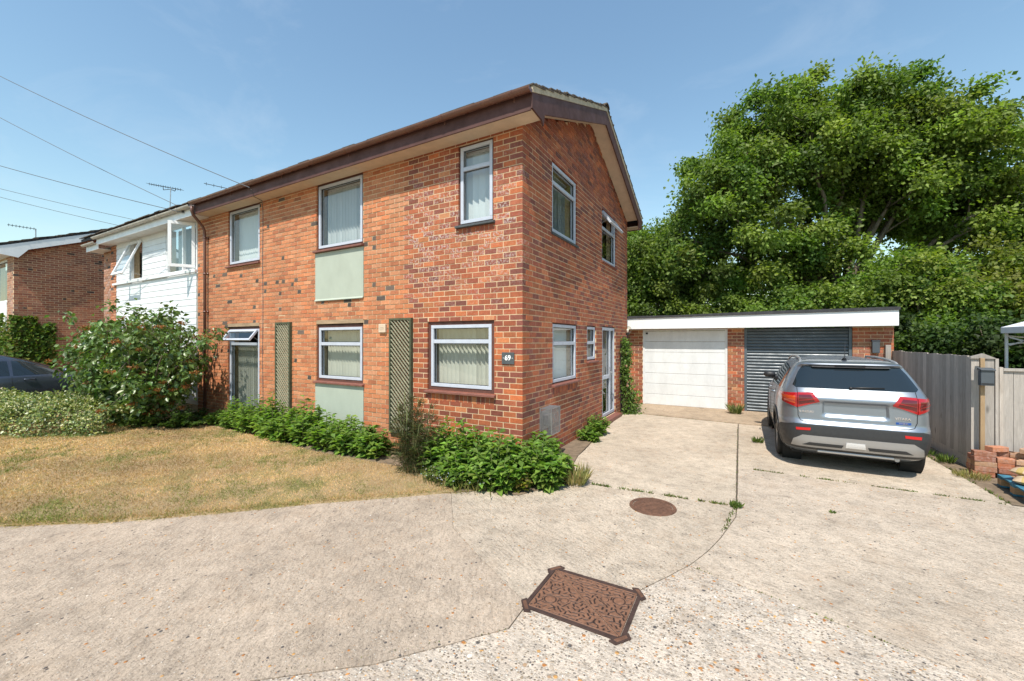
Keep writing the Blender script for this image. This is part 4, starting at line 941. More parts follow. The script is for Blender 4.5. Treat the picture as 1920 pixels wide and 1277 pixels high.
# slate blue roller shutter
rs = MB(); rs.box(2.811, 2.87, .03, .10, .05, 2.2, PGa); rs.box(4.93, 4.989, .03, .10, .05, 2.2, PGa); sh = rs.build('roller_shutter', M['roller'], ga); sh['label'] = 'slate blue ribbed roller shutter'
n = 27; h = (2.195 - .05) / n
for i in range(n):
    z0 = .05 + i * h; b = MB(); m = 7; prof = [(.085, z0 + .002)] + [(.085 - .022 * math.sin(math.pi * k / m) ** .7, z0 + .004 + (h - .008) * k / m) for k in range(m + 1)] + [(.085, z0 + h - .002), (.1, z0 + h - .002), (.1, z0 + .002)]
    b.prism(prof[::-1], 2.871, 4.929, lambda a, c, x: PGa(x, a, c)); b.build('shutter_slat', M['roller'], sh)
b = MB(); b.box(5.325, 5.455, -.09, -.002, 1.60, 1.86, PGa); b.prism([(-.10, 1.86), (-.10, 1.875), (-.0, 1.90), (-.002, 1.86)], 5.315, 5.465, lambda a, c, x: PGa(x, a, c))
tag(b.build('meter_box', M['letterbox'], bevel=.006), 'small grey box on the garage pier above the car', 'box')
b = MB(); b.box(5.55, 5.645, -.09, -.01, 0, 1.78, PGa); tag(b.build('timber_post', M['fence_pale'], bevel=.008), 'pale timber post against the right garage pier', 'post')

# ------------------------------------------------------------------ fence, brick stack, pallet, letterbox, canopy
fe = wroot('board_fence', (5.72, 5.1, 0), 'long weathered board fence running from the garage beside the car', 'fence')
y = 3.30; i = 0
while y < 6.86:
    w = random.uniform(.135, .15); z1 = 1.65 + random.gauss(0, .006); t = random.uniform(0, .006); b = MB()
    b.prism([(y, -.002 - t), (y + w, -.016 - t), (y + w, .004), (y, .012)], .15, z1, lambda a, c, z: (5.70 + c, a, z)); b.build('board', M['fence'], fe); y += w - .004
b = MB(); b.box(5.69, 5.735, 3.30, 6.88, -.06, .148); b.build('gravel_board', M['fence'], fe)
for z in (.4, .95, 1.45): b = MB(); b.box(5.714, 5.76, 3.3, 6.88, z, z + .07); b.build('rail', M['fence'], fe)
fp = wroot('fence_end', (5.79, 3.26, 0), 'pale boarded fence end with low pointed cap behind the letterbox', 'fence')
x = 5.672
for k, w in enumerate((.115, .12)):
    b = MB(); b.box(x, x + w - .004, 3.262 - .004 * k, 3.285, -.05, 1.615); b.build('board', M['fence_pale'], fp); x += w
b = MB(); b.prism([(5.655, 1.618), (5.915, 1.618), (5.905, 1.632), (5.79, 1.692), (5.665, 1.645)], 3.235, 3.30, lambda a, c, y: (a, y, c)); b.build('cap', M['fence_pale'], fp)
b = MB(); b.box(5.912, 5.945, 3.25, 3.30, -.05, 1.62); b.build('edge_post', M['fence_pale'], fp)
fr = wroot('low_fence', (6.8, 3.3, 0), 'lower pale board fence at the right edge beyond the bricks', 'fence')
b = MB(); b.box(5.948, 5.985, 3.24, 3.32, -.05, 1.50); b.build('edge_post', M['fence'], fr)
x = 5.99
while x < 8.6:
    w = random.uniform(.1, .14); b = MB(); b.box(x, x + w - .005, 3.27 + random.uniform(-.004, .004), 3.295, -.05, 1.445); b.build('board', M['fence_pale'], fr); x += w
b = MB(); b.box(5.988, 8.6, 3.24, 3.31, 1.447, 1.485); b.build('capping_rail', M['fence_pale'], fr)
bf = wroot('far_fence', (8.5, 7.4, 0), 'distant board fence showing beyond the low fence', 'fence'); x = 7.6
while x < 12: w = .14; b = MB(); b.box(x, x + w - .012, 6.6, 6.62, 0, 1.58); b.build('board', M['fence_pale'], bf); x += w
lbx = wroot('letterbox', (5.755, 3.1, 1.2), 'grey wall letterbox on a timber stake in front of the fence end', 'letterbox')
b = MB(); b.box(5.697, 5.830, 3.05, 3.14, 1.245, 1.455); b.build('casing', M['letterbox'], lbx, bevel=.006)
b = MB(); b.prism([(3.03, 1.458), (3.03, 1.472), (3.145, 1.496), (3.145, 1.458)], 5.690, 5.838, lambda a, c, x: (x, a, c)); b.build('lid', M['letterbox'], lbx, bevel=.003)
b = MB(); b.box(5.703, 5.824, 3.046, 3.0495, 1.262, 1.28); b.build('lower_lip', M['black'], lbx)
b = MB(); b.box(5.725, 5.772, 3.145, 3.19, -.02, 1.63); tag(b.build('letterbox_stake', M['oak_post'], bevel=.004), 'yellowish timber stake carrying the grey letterbox', 'post')
def loose_brick(x, y, z, rz, k, tilt=0, lab=''):
    b = MB(); b.box(-.108, .108, -.052, .052, 0, .068, None, vary([(.36, .135, .07), (.40, .17, .09), (.44, .25, .14), (.33, .12, .065)][k % 4], .12, .25))
    o = b.build('loose_brick', M['brick'], None, colors=True, bevel=.006); o.location = (x, y, z); o.rotation_euler = (tilt, 0, rz); tag(o, lab, 'brick', 'stacked loose bricks by the fence'); return o
k = 0; heaps = {0: 'stack at the foot of the fence end', 1: 'stack beside the cement bags'}; rows = ('front', 'rear'); lays = ('bottom', 'second', 'third', 'fourth', 'top'); places = ('leftmost', 'second', 'third')
for hp, (bx0, by0, cols, hts) in enumerate(((5.68, 3.06, 2, 4), (6.06, 3.05, 3, 4))):
    for c in range(cols):
        for r_ in range(2):
            for L in range(hts + (1 if (c + r_ + hp) % 2 else 0)):
                loose_brick(bx0 + c * .232 + random.uniform(-.012, .012), by0 - r_ * .118 + random.uniform(-.01, .01), L * .0695, random.gauss(0, .04), k, lab='%s course brick, %s in %s row of %s' % (lays[L], places[c], rows[r_], heaps[hp])); k += 1
loose_brick(5.83, 3.0, 5 * .0695, .5, 1, lab='tilted pale brick lying on top of the stack by the letterbox stake'); loose_brick(6.12, 2.98, 5 * .0695 + .01, .9, 2, lab='pale brick lying askew on top of the stack beside the cement bags')
pl = wroot('pallet', (6.08, 2.1, 0), 'blue painted timber pallet under the cement bags at the right edge', 'pallet'); px0, px1, py0, py1 = 5.60, 6.60, 1.72, 2.52
def pP(x, y, z): 
    a = R(-4); dx, dy = x - px0, y - py0; return (px0 + dx * math.cos(a) - dy * math.sin(a), py0 + dx * math.sin(a) + dy * math.cos(a), z)
for i in range(6): xx = px0 + i * .178; b = MB(); b.box(xx, xx + .11, py0, py1, .122, .142, pP); b.build('deck_board', M['pallet_blue'], pl)
for yy in (py0, (py0 + py1) / 2 - .05, py1 - .1):
    b = MB(); b.box(px0, px1, yy, yy + .1, .10, .121, pP); b.build('stringer', M['pallet_blue'], pl); b = MB(); b.box(px0, px1, yy, yy + .1, .0, .02, pP); b.build('stringer', M['pallet_blue'], pl)
    for xx in (px0, (px0 + px1) / 2 - .07, px1 - .14): b = MB(); b.box(xx, xx + .14, yy + .002, yy + .098, .021, .099, pP); b.build('block', M['pallet_block'], pl)
def bag_material():
    m = mat('printed_paper_sack', rough=.6); t = NT(m); v = t.pos((1, 1, 1), True); sp = t.n('SeparateXYZ'); t.l(v, sp.inputs[0])
    c = t.ramp(t.noise(v, 9, 4), [(.3, (.42, .30, .19)), (.7, (.55, .42, .28))])
    band = t.ramp(sp.outputs[1], [(.0, 0.), (.498, 0.), (.5, 1.), (.56, 1.), (.562, 0.)]); 
    yb = t.math('MULTIPLY', t.math('GREATER_THAN', sp.outputs[1], .06), t.math('LESS_THAN', sp.outputs[1], .12)); c = t.mix(yb, c, (.42, .30, .10))
    bb = t.math('MULTIPLY', t.math('LESS_THAN', sp.outputs[1], -.03), t.math('GREATER_THAN', sp.outputs[1], -.115)); bb = t.math('MULTIPLY', bb, t.math('LESS_THAN', sp.outputs[0], .12)); c = t.mix(bb, c, (.02, .10, .12))
    t.base(c); t.bump(t.noise(v, 7, 4, .6), .6, .03); return m
M['sack'] = bag_material()
def sack(x, y, z, rz, L, W, H, lab):
    n, m = 22, 14; V = []; Fq = []
    for s in (1, -1):
        for i in range(n + 1):
            for j in range(m + 1):
                u, v = 2 * i / n - 1, 2 * j / m - 1; e = max(0, (1 - abs(u) ** 5)) ** .5 * max(0, (1 - abs(v) ** 4)) ** .5
                hh = H / 2 * (1 + s * e * (1 + .10 * math.sin(u * 5 + v * 3 + x * 9)) if s > 0 else 1 - e * 1.0)
                V.append((u * L / 2 * (1 - .04 * v * v), v * W / 2 * (1 - .05 * u * u), hh))
    k = (n + 1) * (m + 1)
    for s in range(2):
        for i in range(n):
            for j in range(m): a = s * k + i * (m + 1) + j; q = (a, a + m + 1, a + m + 2, a + 1); Fq.append(q if s == 0 else q[::-1])
    b = MB(); b.add(V, Fq); o = b.build('cement_bag', M['sack'], smooth=True); o.location = (x, y, z); o.rotation_euler = (0, 0, rz); tag(o, lab, 'bag', 'bags of cement on the pallet')
sack(5.90, 2.18, .142, R(60), .56, .40, .10, 'cement bag lying lowest on the blue pallet'); sack(5.97, 2.26, .215, R(40), .56, .40, .11, 'cement bag with yellow band on top of the pallet stack'); sack(6.30, 2.0, .142, R(80), .54, .38, .12, 'cement bag at the right end of the blue pallet')
gz = wroot('gazebo', (9.2, 7.2, 0), 'white pop up canopy standing beyond the low fence', 'canopy')
for gx, gy in ((7.82, 7.93), (10.6, 7.9), (7.9, 5.2 + 1.6), (10.6, 6.8)):
    b = MB(); b.box(gx - .02, gx + .02, gy - .02, gy + .02, 0, 2.1); b.build('leg', M['white_pvc'], gz)
b = MB(); c0 = [(7.76, 6.74), (10.7, 6.74), (10.7, 8.0), (7.76, 8.0)]
b.add([(x, y, 2.17) for x, y in c0] + [(9.2, 7.4, 2.75)] + [(x, y, 2.04) for x, y in c0], [(0, 1, 4), (1, 2, 4), (2, 3, 4), (3, 0, 4), (0, 5, 6, 1), (1, 6, 7, 2), (2, 7, 8, 3), (3, 8, 5, 0)]); b.build('canopy', M['white_fabric'], gz)
for (a, c) in (((7.82, 7.9, 1.98), (9.2, 7.9, 1.80)), ((7.82, 7.9, 1.80), (9.2, 7.9, 1.98)), ((7.9, 6.8, 1.98), (9.2, 6.8, 1.75)), ((7.9, 6.8, 1.78), (9.2, 6.8, 1.98)), ((7.86, 6.8, 1.95), (7.86, 7.9, 1.78)), ((7.86, 6.8, 1.78), (7.86, 7.9, 1.95))): b = MB(); b.bar(a, c, .02, .03); b.build('brace', M['white_pvc'], gz)
# globe lamp on the gable by the climber
lp = wroot('globe_lamp', (.12, 5.68, 2.05), 'clear glass globe lamp on the wall by the climbing rose', 'lamp')
b = MB(); b.tube([(0, 5.68, 1.92), (.10, 5.68, 1.92), (.13, 5.68, 1.95), (.13, 5.68, 2.03)], .013, 8); b.lathe([(0, 2.02), (.045, 2.02), (.05, 2.05), (.05, 2.08), (0, 2.08)], 16, Matrix.Translation((.13, 5.68, 0))); b.box(-.0, .02, 5.65, 5.71, 1.86, 1.99); b.build('bracket', M['black'], lp)
b = MB(); b.lathe([(.10 * math.sin(t), 2.16 - .10 * math.cos(t)) for t in [R(25) + (math.pi - R(25)) * k / 14 for k in range(15)]], 24, Matrix.Translation((.13, 5.68, 0))); b.build('globe', glass_material('globe_glass', 1.45, (.93, .89, .80)), lp, smooth=True)
b = MB(); b.lathe([(0, 2.08), (.014, 2.08), (.018, 2.11), (.030, 2.15), (.026, 2.18), (0, 2.19)], 12, Matrix.Translation((.13, 5.68, 0))); b.build('bulb', M['white_pvc'], lp, smooth=True)
tr = wroot('climber_trellis', (.04, 5.55, 0), 'dark narrow trellis strip on the gable behind the climbing rose', 'trellis')
for yy in (5.40, 5.55, 5.70): b = MB(); b.box(.008, .03, yy, yy + .03, .05, 1.88); b.build('upright', M['black'], tr)
for z in np.arange(.2, 1.9, .25): b = MB(); b.box(.031, .045, 5.38, 5.75, z, z + .025); b.build('crossbar', M['black'], tr)
# ------------------------------------------------------------------ cars
def car_paint(name, col, rough=.36, metal=.7):
    m = mat(name, col, rough, metal, coat=.45); t = NT(m); v = t.pos()
    t.p.inputs['Coat Roughness'].default_value = .04
    t.base(t.mix(1, col, t.ramp(t.noise(v, 900, 2), [(.3, .85), (.7, 1.12)]), 'MULTIPLY')); return m
M['paint'] = car_paint('silver_grey_paint', (.26, .29, .33)); M['paint_dark'] = car_paint('dark_blue_grey_paint', (.075, .088, .118), .25, .6)
M['tint'] = mat('privacy_glass', (.012, .018, .022), .03, 0, .6, .3); M['trim'] = worn('grey_black_trim', (.028, .029, .031), .55, .15, 20, .1)
M['silver'] = worn('satin_silver_trim', (.38, .375, .37), .42, .05, 1.5, 0, metal=.55, fine=6); M['tyre'] = worn('tyre_rubber', (.022, .021, .02), .85, .25, 15, .15)
M['red_lens'] = mat('red_lens', (.34, .008, .010), .06, 0, .6, .6); M['red_dark'] = mat('dark_red_lens', (.10, .004, .006), .08, 0, .6, .6); M['amber'] = mat('amber_lens', (.55, .07, .015), .08, 0, .6, .6)
M['reflector'] = mat('red_reflector', (.50, .012, .012), .25, 0, .5); M['chrome'] = mat('chrome', (.75, .75, .76), .08, 1.); M['clear'] = mat('clear_lamp', (.70, .70, .70), .1, .3); M['blue_badge'] = mat('blue_badge', (.02, .09, .34), .2, .3); M['under'] = mat('underbody', (.012, .012, .012), .9)
def interp(tab):
    xs = np.array([t[0] for t in tab]); ys = np.array([t[1] for t in tab])
    def f(x):   # monotone-ish smooth interpolation
        return float(np.interp(x, xs, ys))
    return f
def smooth_tab(tab, k=5):
    f = interp(tab); z0, z1 = tab[0][0], tab[-1][0]
    return lambda z, w=.012: sum(f(min(z1, max(z0, z + d * w))) for d in (-1.5, -1, -.5, 0, .5, 1, 1.5)) / 7
class Car:
    def __init__(s, half, rear, front, nr=7., nf=4., z0=.2, z1=1.6, sculpt=None):
        s.H = smooth_tab(half); s.Pr = smooth_tab(rear); s.Pf = smooth_tab(front); s.nr, s.nf, s.z0, s.z1, s.sc = nr, nf, z0, z1, sculpt
    def rear(s, x, z):
        H = s.H(z); a, b = s.Pr(z), s.Pf(z); yc = (a + b) / 2; L = yc - a; q = min(.99999, abs(x) / H)
        y = yc - L * (1 - q ** s.nr) ** (1 / s.nr)
        if s.sc: y += s.sc(x, z)
        return Vector((x, y, z))
    def side(s, y, z, sg):
        H = s.H(z); a, b = s.Pr(z), s.Pf(z); yc = (a + b) / 2; L = (b - a) / 2; q = min(.99999, abs(y - yc) / L); n = s.nr if y < yc else s.nf
        return Vector((sg * H * (1 - q ** n) ** (1 / n), y, z))
    def front(s, x, z):
        H = s.H(z); a, b = s.Pr(z), s.Pf(z); yc = (a + b) / 2; L = b - yc; q = min(.99999, abs(x) / H); return Vector((x, yc + L * (1 - q ** s.nf) ** (1 / s.nf), z))
    def body(s, parent, m, wheels, rad, nz=76):
        zs = [s.z0 + (s.z1 - s.z0) * i / nz for i in range(nz + 1)]; V = []; Fq = []
        # outline samples: rear by lateral share, corners and sides by angle
        us = [('r', q) for q in np.linspace(0, .80, 26)] + [('t', t) for t in np.linspace(0, 1, 86)[1:-1]] + [('f', q) for q in np.linspace(.80, 0, 14)]
        def point(u, z):
            k, q = u; H = s.H(z); a, b = s.Pr(z), s.Pf(z); yc = (a + b) / 2; L = (b - a) / 2
            if k == 'r': return s.rear(q * H, z)
            if k == 'f': return s.front(q * H, z)
            y0 = s.rear(.80 * H, z).y; y1 = s.front(.80 * H, z).y; e = q
            # blend sampling: dense near both ends
            e = .5 - .5 * math.cos(math.pi * q); e = .35 * e + .65 * q
            y = y0 + (y1 - y0) * e; return s.side(y, z, 1)
        n = len(us)
        for z in zs:
            ring_ = [point(u, z) for u in us]; full = ring_ + [Vector((-p.x, p.y, p.z)) for p in ring_[::-1]][1:-1]; V += [tuple(p) for p in full]
        m_ = 2 * n - 2
        for i in range(nz):
            for k in range(m_):
                a = i * m_ + k; b = i * m_ + (k + 1) % m_; q = (a, b, b + m_, a + m_); c = [(V[j][1], V[j][2]) for j in q]; cx = abs(V[a][0])
                if cx > .3 and any(all(math.hypot(y - wy, z - wz) < rad for y, z in c) for wy, wz in wheels): continue
                Fq.append(q)
        Fq.append(tuple(nz * m_ + k for k in range(m_)))
        b = MB(); b.add(V, Fq); o = b.build('body', m, parent); autosmooth(o, 28); return o
    def patch(s, S, rows, nu, off=.004, thick=.012, nsub=4):
        """sheet that follows the body: rows of ((a0,b0),(a1,b1)) in S's parameters"""
        g = []
        for r in range(len(rows) - 1):
            for k in range(nsub + (1 if r == len(rows) - 2 else 0)):
                t = k / nsub; A = [rows[r][e][d] * (1 - t) + rows[r + 1][e][d] * t for e in (0, 1) for d in (0, 1)]
                g.append([(A[0] + (A[2] - A[0]) * i / nu, A[1] + (A[3] - A[1]) * i / nu) for i in range(nu + 1)])
        nr = len(g); outv = []; inv = []
        for row in g:
            for a, b in row:
                p = S(a, b); e = 2e-3; n = (S(a + e, b) - S(a - e, b)).cross(S(a, b + e) - S(a, b - e))
                n = n.normalized() if n.length > 1e-9 else Vector((0, -1, 0))
                if n.dot(p - Vector((0, min(1.2, max(-1.2, p.y)), .8))) < 0: n = -n
                outv.append(p + n * off); inv.append(p + n * (off - thick))
        w = nu + 1; Fq = [(i * w + k, i * w + k + 1, (i + 1) * w + k + 1, (i + 1) * w + k) for i in range(nr - 1) for k in range(nu)]; N = nr * w
        loop = [k for k in range(w)] + [i * w + nu for i in range(1, nr)] + [(nr - 1) * w + k for k in range(nu - 1, -1, -1)] + [i * w for i in range(nr - 2, 0, -1)]
        Fq += [(loop[i], N + loop[i], N + loop[(i + 1) % len(loop)], loop[(i + 1) % len(loop)]) for i in range(len(loop))]
        b = MB(); b.add(outv + inv, Fq)
        bm = bmesh.new(); me = bpy.data.meshes.new('t'); me.from_pydata([tuple(v) for v in b.v], [], b.f); bm.from_mesh(me); bmesh.ops.recalc_face_normals(bm, faces=bm.faces)
        f0 = max(bm.faces[:max(1, (nr - 1) * nu)], key=lambda f: f.calc_area()); 
        c = f0.calc_center_median()
        if f0.normal.dot(c - Vector((0, min(1.2, max(-1.2, c.y)), .8))) < 0: bmesh.ops.reverse_faces(bm, faces=bm.faces)
        b.v = [tuple(v.co) for v in bm.verts]; bm.verts.index_update(); b.f = [tuple(v.index for v in f.verts) for f in bm.faces]; b.c = [None] * len(b.f); bm.free(); return b
    def seam(s, S, pts, r=.004, off=.001, n=10):
        path = []
        for (a, b), (c, d) in zip(pts[:-1], pts[1:]): path += [S(a + (c - a) * i / n, b + (d - b) * i / n) for i in range(n)]
        path.append(S(*pts[-1])); b = MB(); b.tube(path, r, 6); return b
def wheel(parent, x, y, z, R_, W, sg, spokes=5, rim='silver'):
    M4 = Matrix.Translation((x, y, z)) @ Matrix.Rotation(R(90) * sg, 4, 'Y')
    prof = [(R_ * .66, -W * .42), (R_ * .80, -W * .5), (R_ * .93, -W * .49), (R_ * .985, -W * .43), (R_, -W * .36)]
    for k in range(4):
        g = -W * .36 + W * .72 * (k + .5) / 4; h = W * .72 / 8; prof += [(R_, g - h * .78 + .0), (R_, g + h * .62), (R_ - .009, g + h * .66), (R_ - .009, g + h * .95)] if k < 3 else [(R_, g + h)]
    prof += [(R_, W * .36), (R_ * .985, W * .43), (R_ * .93, W * .49), (R_ * .80, W * .5), (R_ * .66, W * .42)]
    b = MB(); b.lathe(prof, 48, M4); ty = b.build('wheel', M['tyre'], parent); autosmooth(ty, 30)
    b = MB(); b.lathe([(R_ * .67, -W * .42), (R_ * .62, -W * .40), (R_ * .60, W * .30), (R_ * .66, W * .44), (R_ * .69, W * .43)], 40, M4)
    for k in range(spokes):
        a = 2 * math.pi * k / spokes
        for da in (-.13, .13):
            p0 = M4 @ Vector((.05 * math.cos(a), .05 * math.sin(a), W * .36)); p1 = M4 @ Vector((R_ * .63 * math.cos(a + da), R_ * .63 * math.sin(a + da), W * .40)); b.bar(p0, p1, .03, .02, M4.to_3x3() @ Vector((0, 0, 1)))
    b.lathe([(0, W * .40), (.045, W * .39), (.055, W * .33)], 20, M4); b.build('rim', M[rim], ty)
    b = MB(); b.lathe([(0, W * .1), (R_ * .45, W * .1), (R_ * .45, W * .06), (0, W * .06)], 24, M4); b.build('brake_disc', M['galv'], ty)

def suv():
    rt = empty('parked_suv', (4.13, 4.13, 0), R(0)); tag(rt, 'silver grey SUV parked nose in before the roller shutter', 'car')
    half = [(.18, .78), (.30, .84), (.42, .868), (.55, .884), (.70, .887), (.85, .884), (1.0, .868), (1.10, .848), (1.16, .826), (1.30, .765), (1.44, .690), (1.50, .650), (1.545, .600), (1.575, .52), (1.60, .40), (1.612, .22)]
    rear = [(.18, -1.72), (.27, -1.98), (.34, -2.045), (.42, -2.075), (.55, -2.09), (.66, -2.088), (.695, -2.078), (.71, -2.045), (.74, -2.04), (.98, -2.035), (1.02, -2.055), (1.06, -2.05), (1.12, -2.01), (1.175, -1.965), (1.20, -1.945), (1.49, -1.69), (1.50, -1.74), (1.535, -1.755), (1.555, -1.70), (1.58, -1.35), (1.60, -.95), (1.612, -.6)]
    front = [(.18, 1.75), (.30, 1.98), (.50, 2.07), (.65, 2.085), (.80, 2.05), (.93, 1.96), (.99, 1.75), (1.04, 1.35), (1.07, 1.12), (1.30, .72), (1.50, .34), (1.57, .10), (1.60, -.15), (1.612, -.35)]
    def sculpt(x, z):
        # number plate recess in the tailgate
        fx = min(1, max(0, (.375 - abs(x)) / .045)); fz = min(1, max(0, (z - .775) / .06)) * min(1, max(0, (1.005 - z) / .012)); f = fx * fz; f = f * f * (3 - 2 * f)
        return .034 * f
    c = Car(half, rear, front, 7.5, 4.2, .18, 1.612, sculpt)
    wy = ((-1.23, .335), (1.27, .335)); c.body(rt, M['paint'], wy, .405, 96)
    RS = c.rear; SL = lambda y, z: c.side(y, z, -1); SR = lambda y, z: c.side(y, z, 1)
    def P(S, rows, nu, name, m, off=.004, thick=.012, nsub=4, par=rt, lab=None):
        o = c.patch(S, rows, nu, off, thick, nsub).build(name, M[m] if isinstance(m, str) else m, par); autosmooth(o, 40); return o
    tg = P(RS, [((-.665, 1.185), (.665, 1.185)), ((-.70, 1.215), (.70, 1.215)), ((-.62, 1.40), (.62, 1.40)), ((-.565, 1.487), (.565, 1.487))], 40, 'rear_window', 'tint', .005, .02)
    # dark pillars from tailgate glass to the side glass
    for sg in (-1, 1):
        S = SL if sg < 0 else SR
        P(S, [((-1.66, 1.14), (-1.00, 1.125)), ((-1.42, 1.44), (-1.00, 1.465))], 14, 'quarter_window', 'tint', .004)
        P(S, [((-.97, 1.122), (-.02, 1.10)), ((-.97, 1.468), (-.05, 1.50))], 14, 'door_window', 'tint', .004)
        P(S, [((.02, 1.10), (.98, 1.085)), ((.02, 1.50), (.34, 1.49))], 14, 'door_window', 'tint', .004)
        # lower cladding and arch trims
        P(S, [((-.80, .20), (.84, .20)), ((-.80, .36), (.84, .36))], 24, 'sill_cladding', 'trim', .010)
        for y0, zc in wy:
            rows = [((y0 + .405 * math.cos(t), zc + .405 * math.sin(t)), (y0 + .475 * math.cos(t), zc + .475 * math.sin(t))) for t in np.linspace(R(-14), R(194), 30)]
            P(S, rows, 3, 'arch_trim', 'trim', .012, .05, 1)
            b = MB(); b.lathe([(.41, -.11), (.41, .14)], 36, Matrix.Translation((sg * .70, y0, zc)) @ Matrix.Rotation(R(90), 4, 'Y')); b.build('wheel_housing', M['under'], rt)
        for (y0, y1) in ((-.92, -.92), (-.0, -.0), (1.02, 1.02)): c.seam(S, [(y0, .38), (y1, 1.10)]).build('door_gap', M['under'], rt)
        for yh in (-.78, .16):
            p = S(yh, .985); b = MB(); o = Vector((sg, 0, 0)); b.tube([p - o * .01, p + o * .03 + Vector((0, .02, 0)), p + o * .035 + Vector((0, .16, 0)), p - o * .01 + Vector((0, .19, 0))], .013, 8); b.build('door_handle', M['paint'], rt, smooth=True)
        # mirror
        p = S(.82, 1.10); b = MB(); Mx = Matrix.Translation(p + Vector((sg * .14, -.02, .07))) @ Matrix.Scale(1, 4); b.lathe([(.0, -.05), (.055, -.045), (.085, -.015), (.088, .02), (.06, .05), (0, .055)], 16, Mx @ Matrix.Diagonal((1.25, .8, 1.15, 1))); b.tube([p - Vector((sg * .03, 0, 0)), p + Vector((sg * .10, -.01, .03))], .024, 8); b.build('wing_mirror', M['black'], rt, smooth=True)
        # roof rail
        H = .56; path = [Vector((sg * (c.H(z) - .055), y, z + dz)) for y, z, dz in ((-1.56, 1.50, .0), (-1.46, 1.525, .03), (-1.2, 1.54, .05), (-.6, 1.55, .06), (0, 1.545, .055), (.16, 1.53, .03), (.24, 1.51, .0))]
        b = MB(); b.tube(path, [.012, .018, .019, .019, .019, .018, .012], 8); b.build('roof_rail', M['silver'], rt, smooth=True)
        # tail lamps: body half wraps the corner, tailgate half tapers inwards
        lo = P(RS, [((sg * .655, .895), (sg * .815, .955)), ((sg * .655, 1.0), (sg * .852, 1.03)), ((sg * .655, 1.105), (sg * .842, 1.088))], 18, 'tail_lamp', 'red_lens', .014, .03)
        P(RS, [((sg * .675, .945), (sg * .80, .985)), ((sg * .675, 1.06), (sg * .825, 1.058))], 10, 'lamp_core', 'amber' if sg < 0 else 'red_dark', .0165, .004, par=lo)
        P(RS, [((sg * .675, .985), (sg * .81, 1.015)), ((sg * .675, .992), (sg * .812, 1.022))], 10, 'lamp_bar', 'red_lens', .019, .004, par=lo)
        li = P(RS, [((sg * .648, .90), (sg * .395, 1.0)), ((sg * .648, 1.0), (sg * .405, 1.02)), ((sg * .648, 1.108), (sg * .475, 1.118))], 18, 'tail_lamp', 'red_lens', .014, .03)
        P(RS, [((sg * .64, .935), (sg * .45, 1.005)), ((sg * .64, 1.075), (sg * .50, 1.085))], 12, 'lamp_core', 'red_dark', .0165, .004, par=li)
        P(RS, [((sg * .64, 1.0), (sg * .46, 1.03)), ((sg * .64, 1.008), (sg * .465, 1.038))], 12, 'lamp_bar', 'red_lens', .019, .004, par=li)
        P(RS, [((sg * .51, .585), (sg * .67, .575)), ((sg * .505, .622), (sg * .675, .612))], 8, 'reflector', 'reflector', .016, .02)
    # bumper: dark centre, satin skid plate
    bu = P(RS, [((-.855, .30), (.855, .30)), ((-.872, .42), (.872, .42)), ((-.876, .55), (.876, .55)), ((-.84, .625), (.84, .625)), ((-.70, .668), (.70, .668))], 60, 'bumper', 'trim', .010, .03)
    P(RS, [((-.72, .345), (.72, .345)), ((-.70, .44), (.70, .44)), ((-.60, .512), (.60, .512))], 50, 'skid_plate', 'silver', .018, .02, par=bu)
    P(RS, [((-.60, .372), (-.15, .372)), ((-.52, .415), (-.13, .415))], 20, 'skid_slot', 'trim', .0215, .004, par=bu); P(RS, [((.15, .372), (.60, .372)), ((.13, .415), (.52, .415))], 20, 'skid_slot', 'trim', .0215, .004, par=bu)
    P(RS, [((-.11, .385), (.11, .385)), ((-.10, .455), (.10, .455))], 10, 'fog_lamp', 'clear', .024, .02, par=bu)
    b = MB(); b.box(-.42, .42, -2.03, -1.85, .265, .30); b.build('lower_valance', M['silver'], rt, bevel=.01)
    # tailgate gaps, lip, badges, wiper, high lamp, spoiler edge, aerial
    c.seam(RS, [(-.655, 1.18), (-.652, .90), (-.648, .78), (-.62, .715), (-.55, .695), (0, .688), (.55, .695), (.62, .715), (.648, .78), (.652, .90), (.655, 1.18)], .0045).build('tailgate_gap', M['under'], rt)
    c.seam(RS, [(-.66, 1.125), (0, 1.118), (.66, 1.125)], .003).build('crease_line', M['paint'], rt)
    P(RS, [((-.17, 1.498), (.17, 1.498)), ((-.17, 1.522), (.17, 1.522))], 16, 'high_brake_lamp', 'red_lens', .012, .03)
    P(RS, [((-.56, 1.49), (.56, 1.49)), ((-.56, 1.5), (.56, 1.5))], 30, 'spoiler_edge', 'trim', .006, .03)
    wp = [RS(-.03, 1.205), RS(.1, 1.215), RS(.34, 1.222)]; b = MB(); b.tube([p + Vector((0, -.022, .0)) for p in wp], [.012, .013, .006], 8); b.tube([wp[0] + Vector((0, .0, 0)), wp[0] + Vector((0, -.035, 0))], .018, 10); b.build('wiper', M['black'], rt, smooth=True)
    b = MB(); b.tube([(0, -1.36, 1.58), (0, -1.38, 1.60), (0, -1.42, 1.615)], [.035, .025, .012], 10); b.tube([(0, -1.40, 1.60), (.02, -1.30, 1.85)], [.005, .003], 6); b.build('roof_aerial', M['black'], rt, smooth=True)
    y = lambda x, z: RS(x, z).y - .003
    text_mesh('badge_lettering', 'SUZUKI', .040, (-.535, y(-.535, .845), .845), (R(90), 0, 0), M['chrome'], rt, .002, bold=.001)
    b = MB(); e = .014; bx, bz = -.645 + .02, .845; yy = y(bx, bz); b.bar((bx - e, yy, bz + e), (bx + e, yy, bz + .2 * e), .005, .008, (0, -1, 0)); b.bar((bx - e, yy, bz - .2 * e), (bx + e, yy, bz - e), .005, .008, (0, -1, 0)); b.bar((bx - e, yy, bz + e), (bx + e, yy, bz - e), .005, .007, (0, -1, 0)); b.build('emblem', M['chrome'], rt)
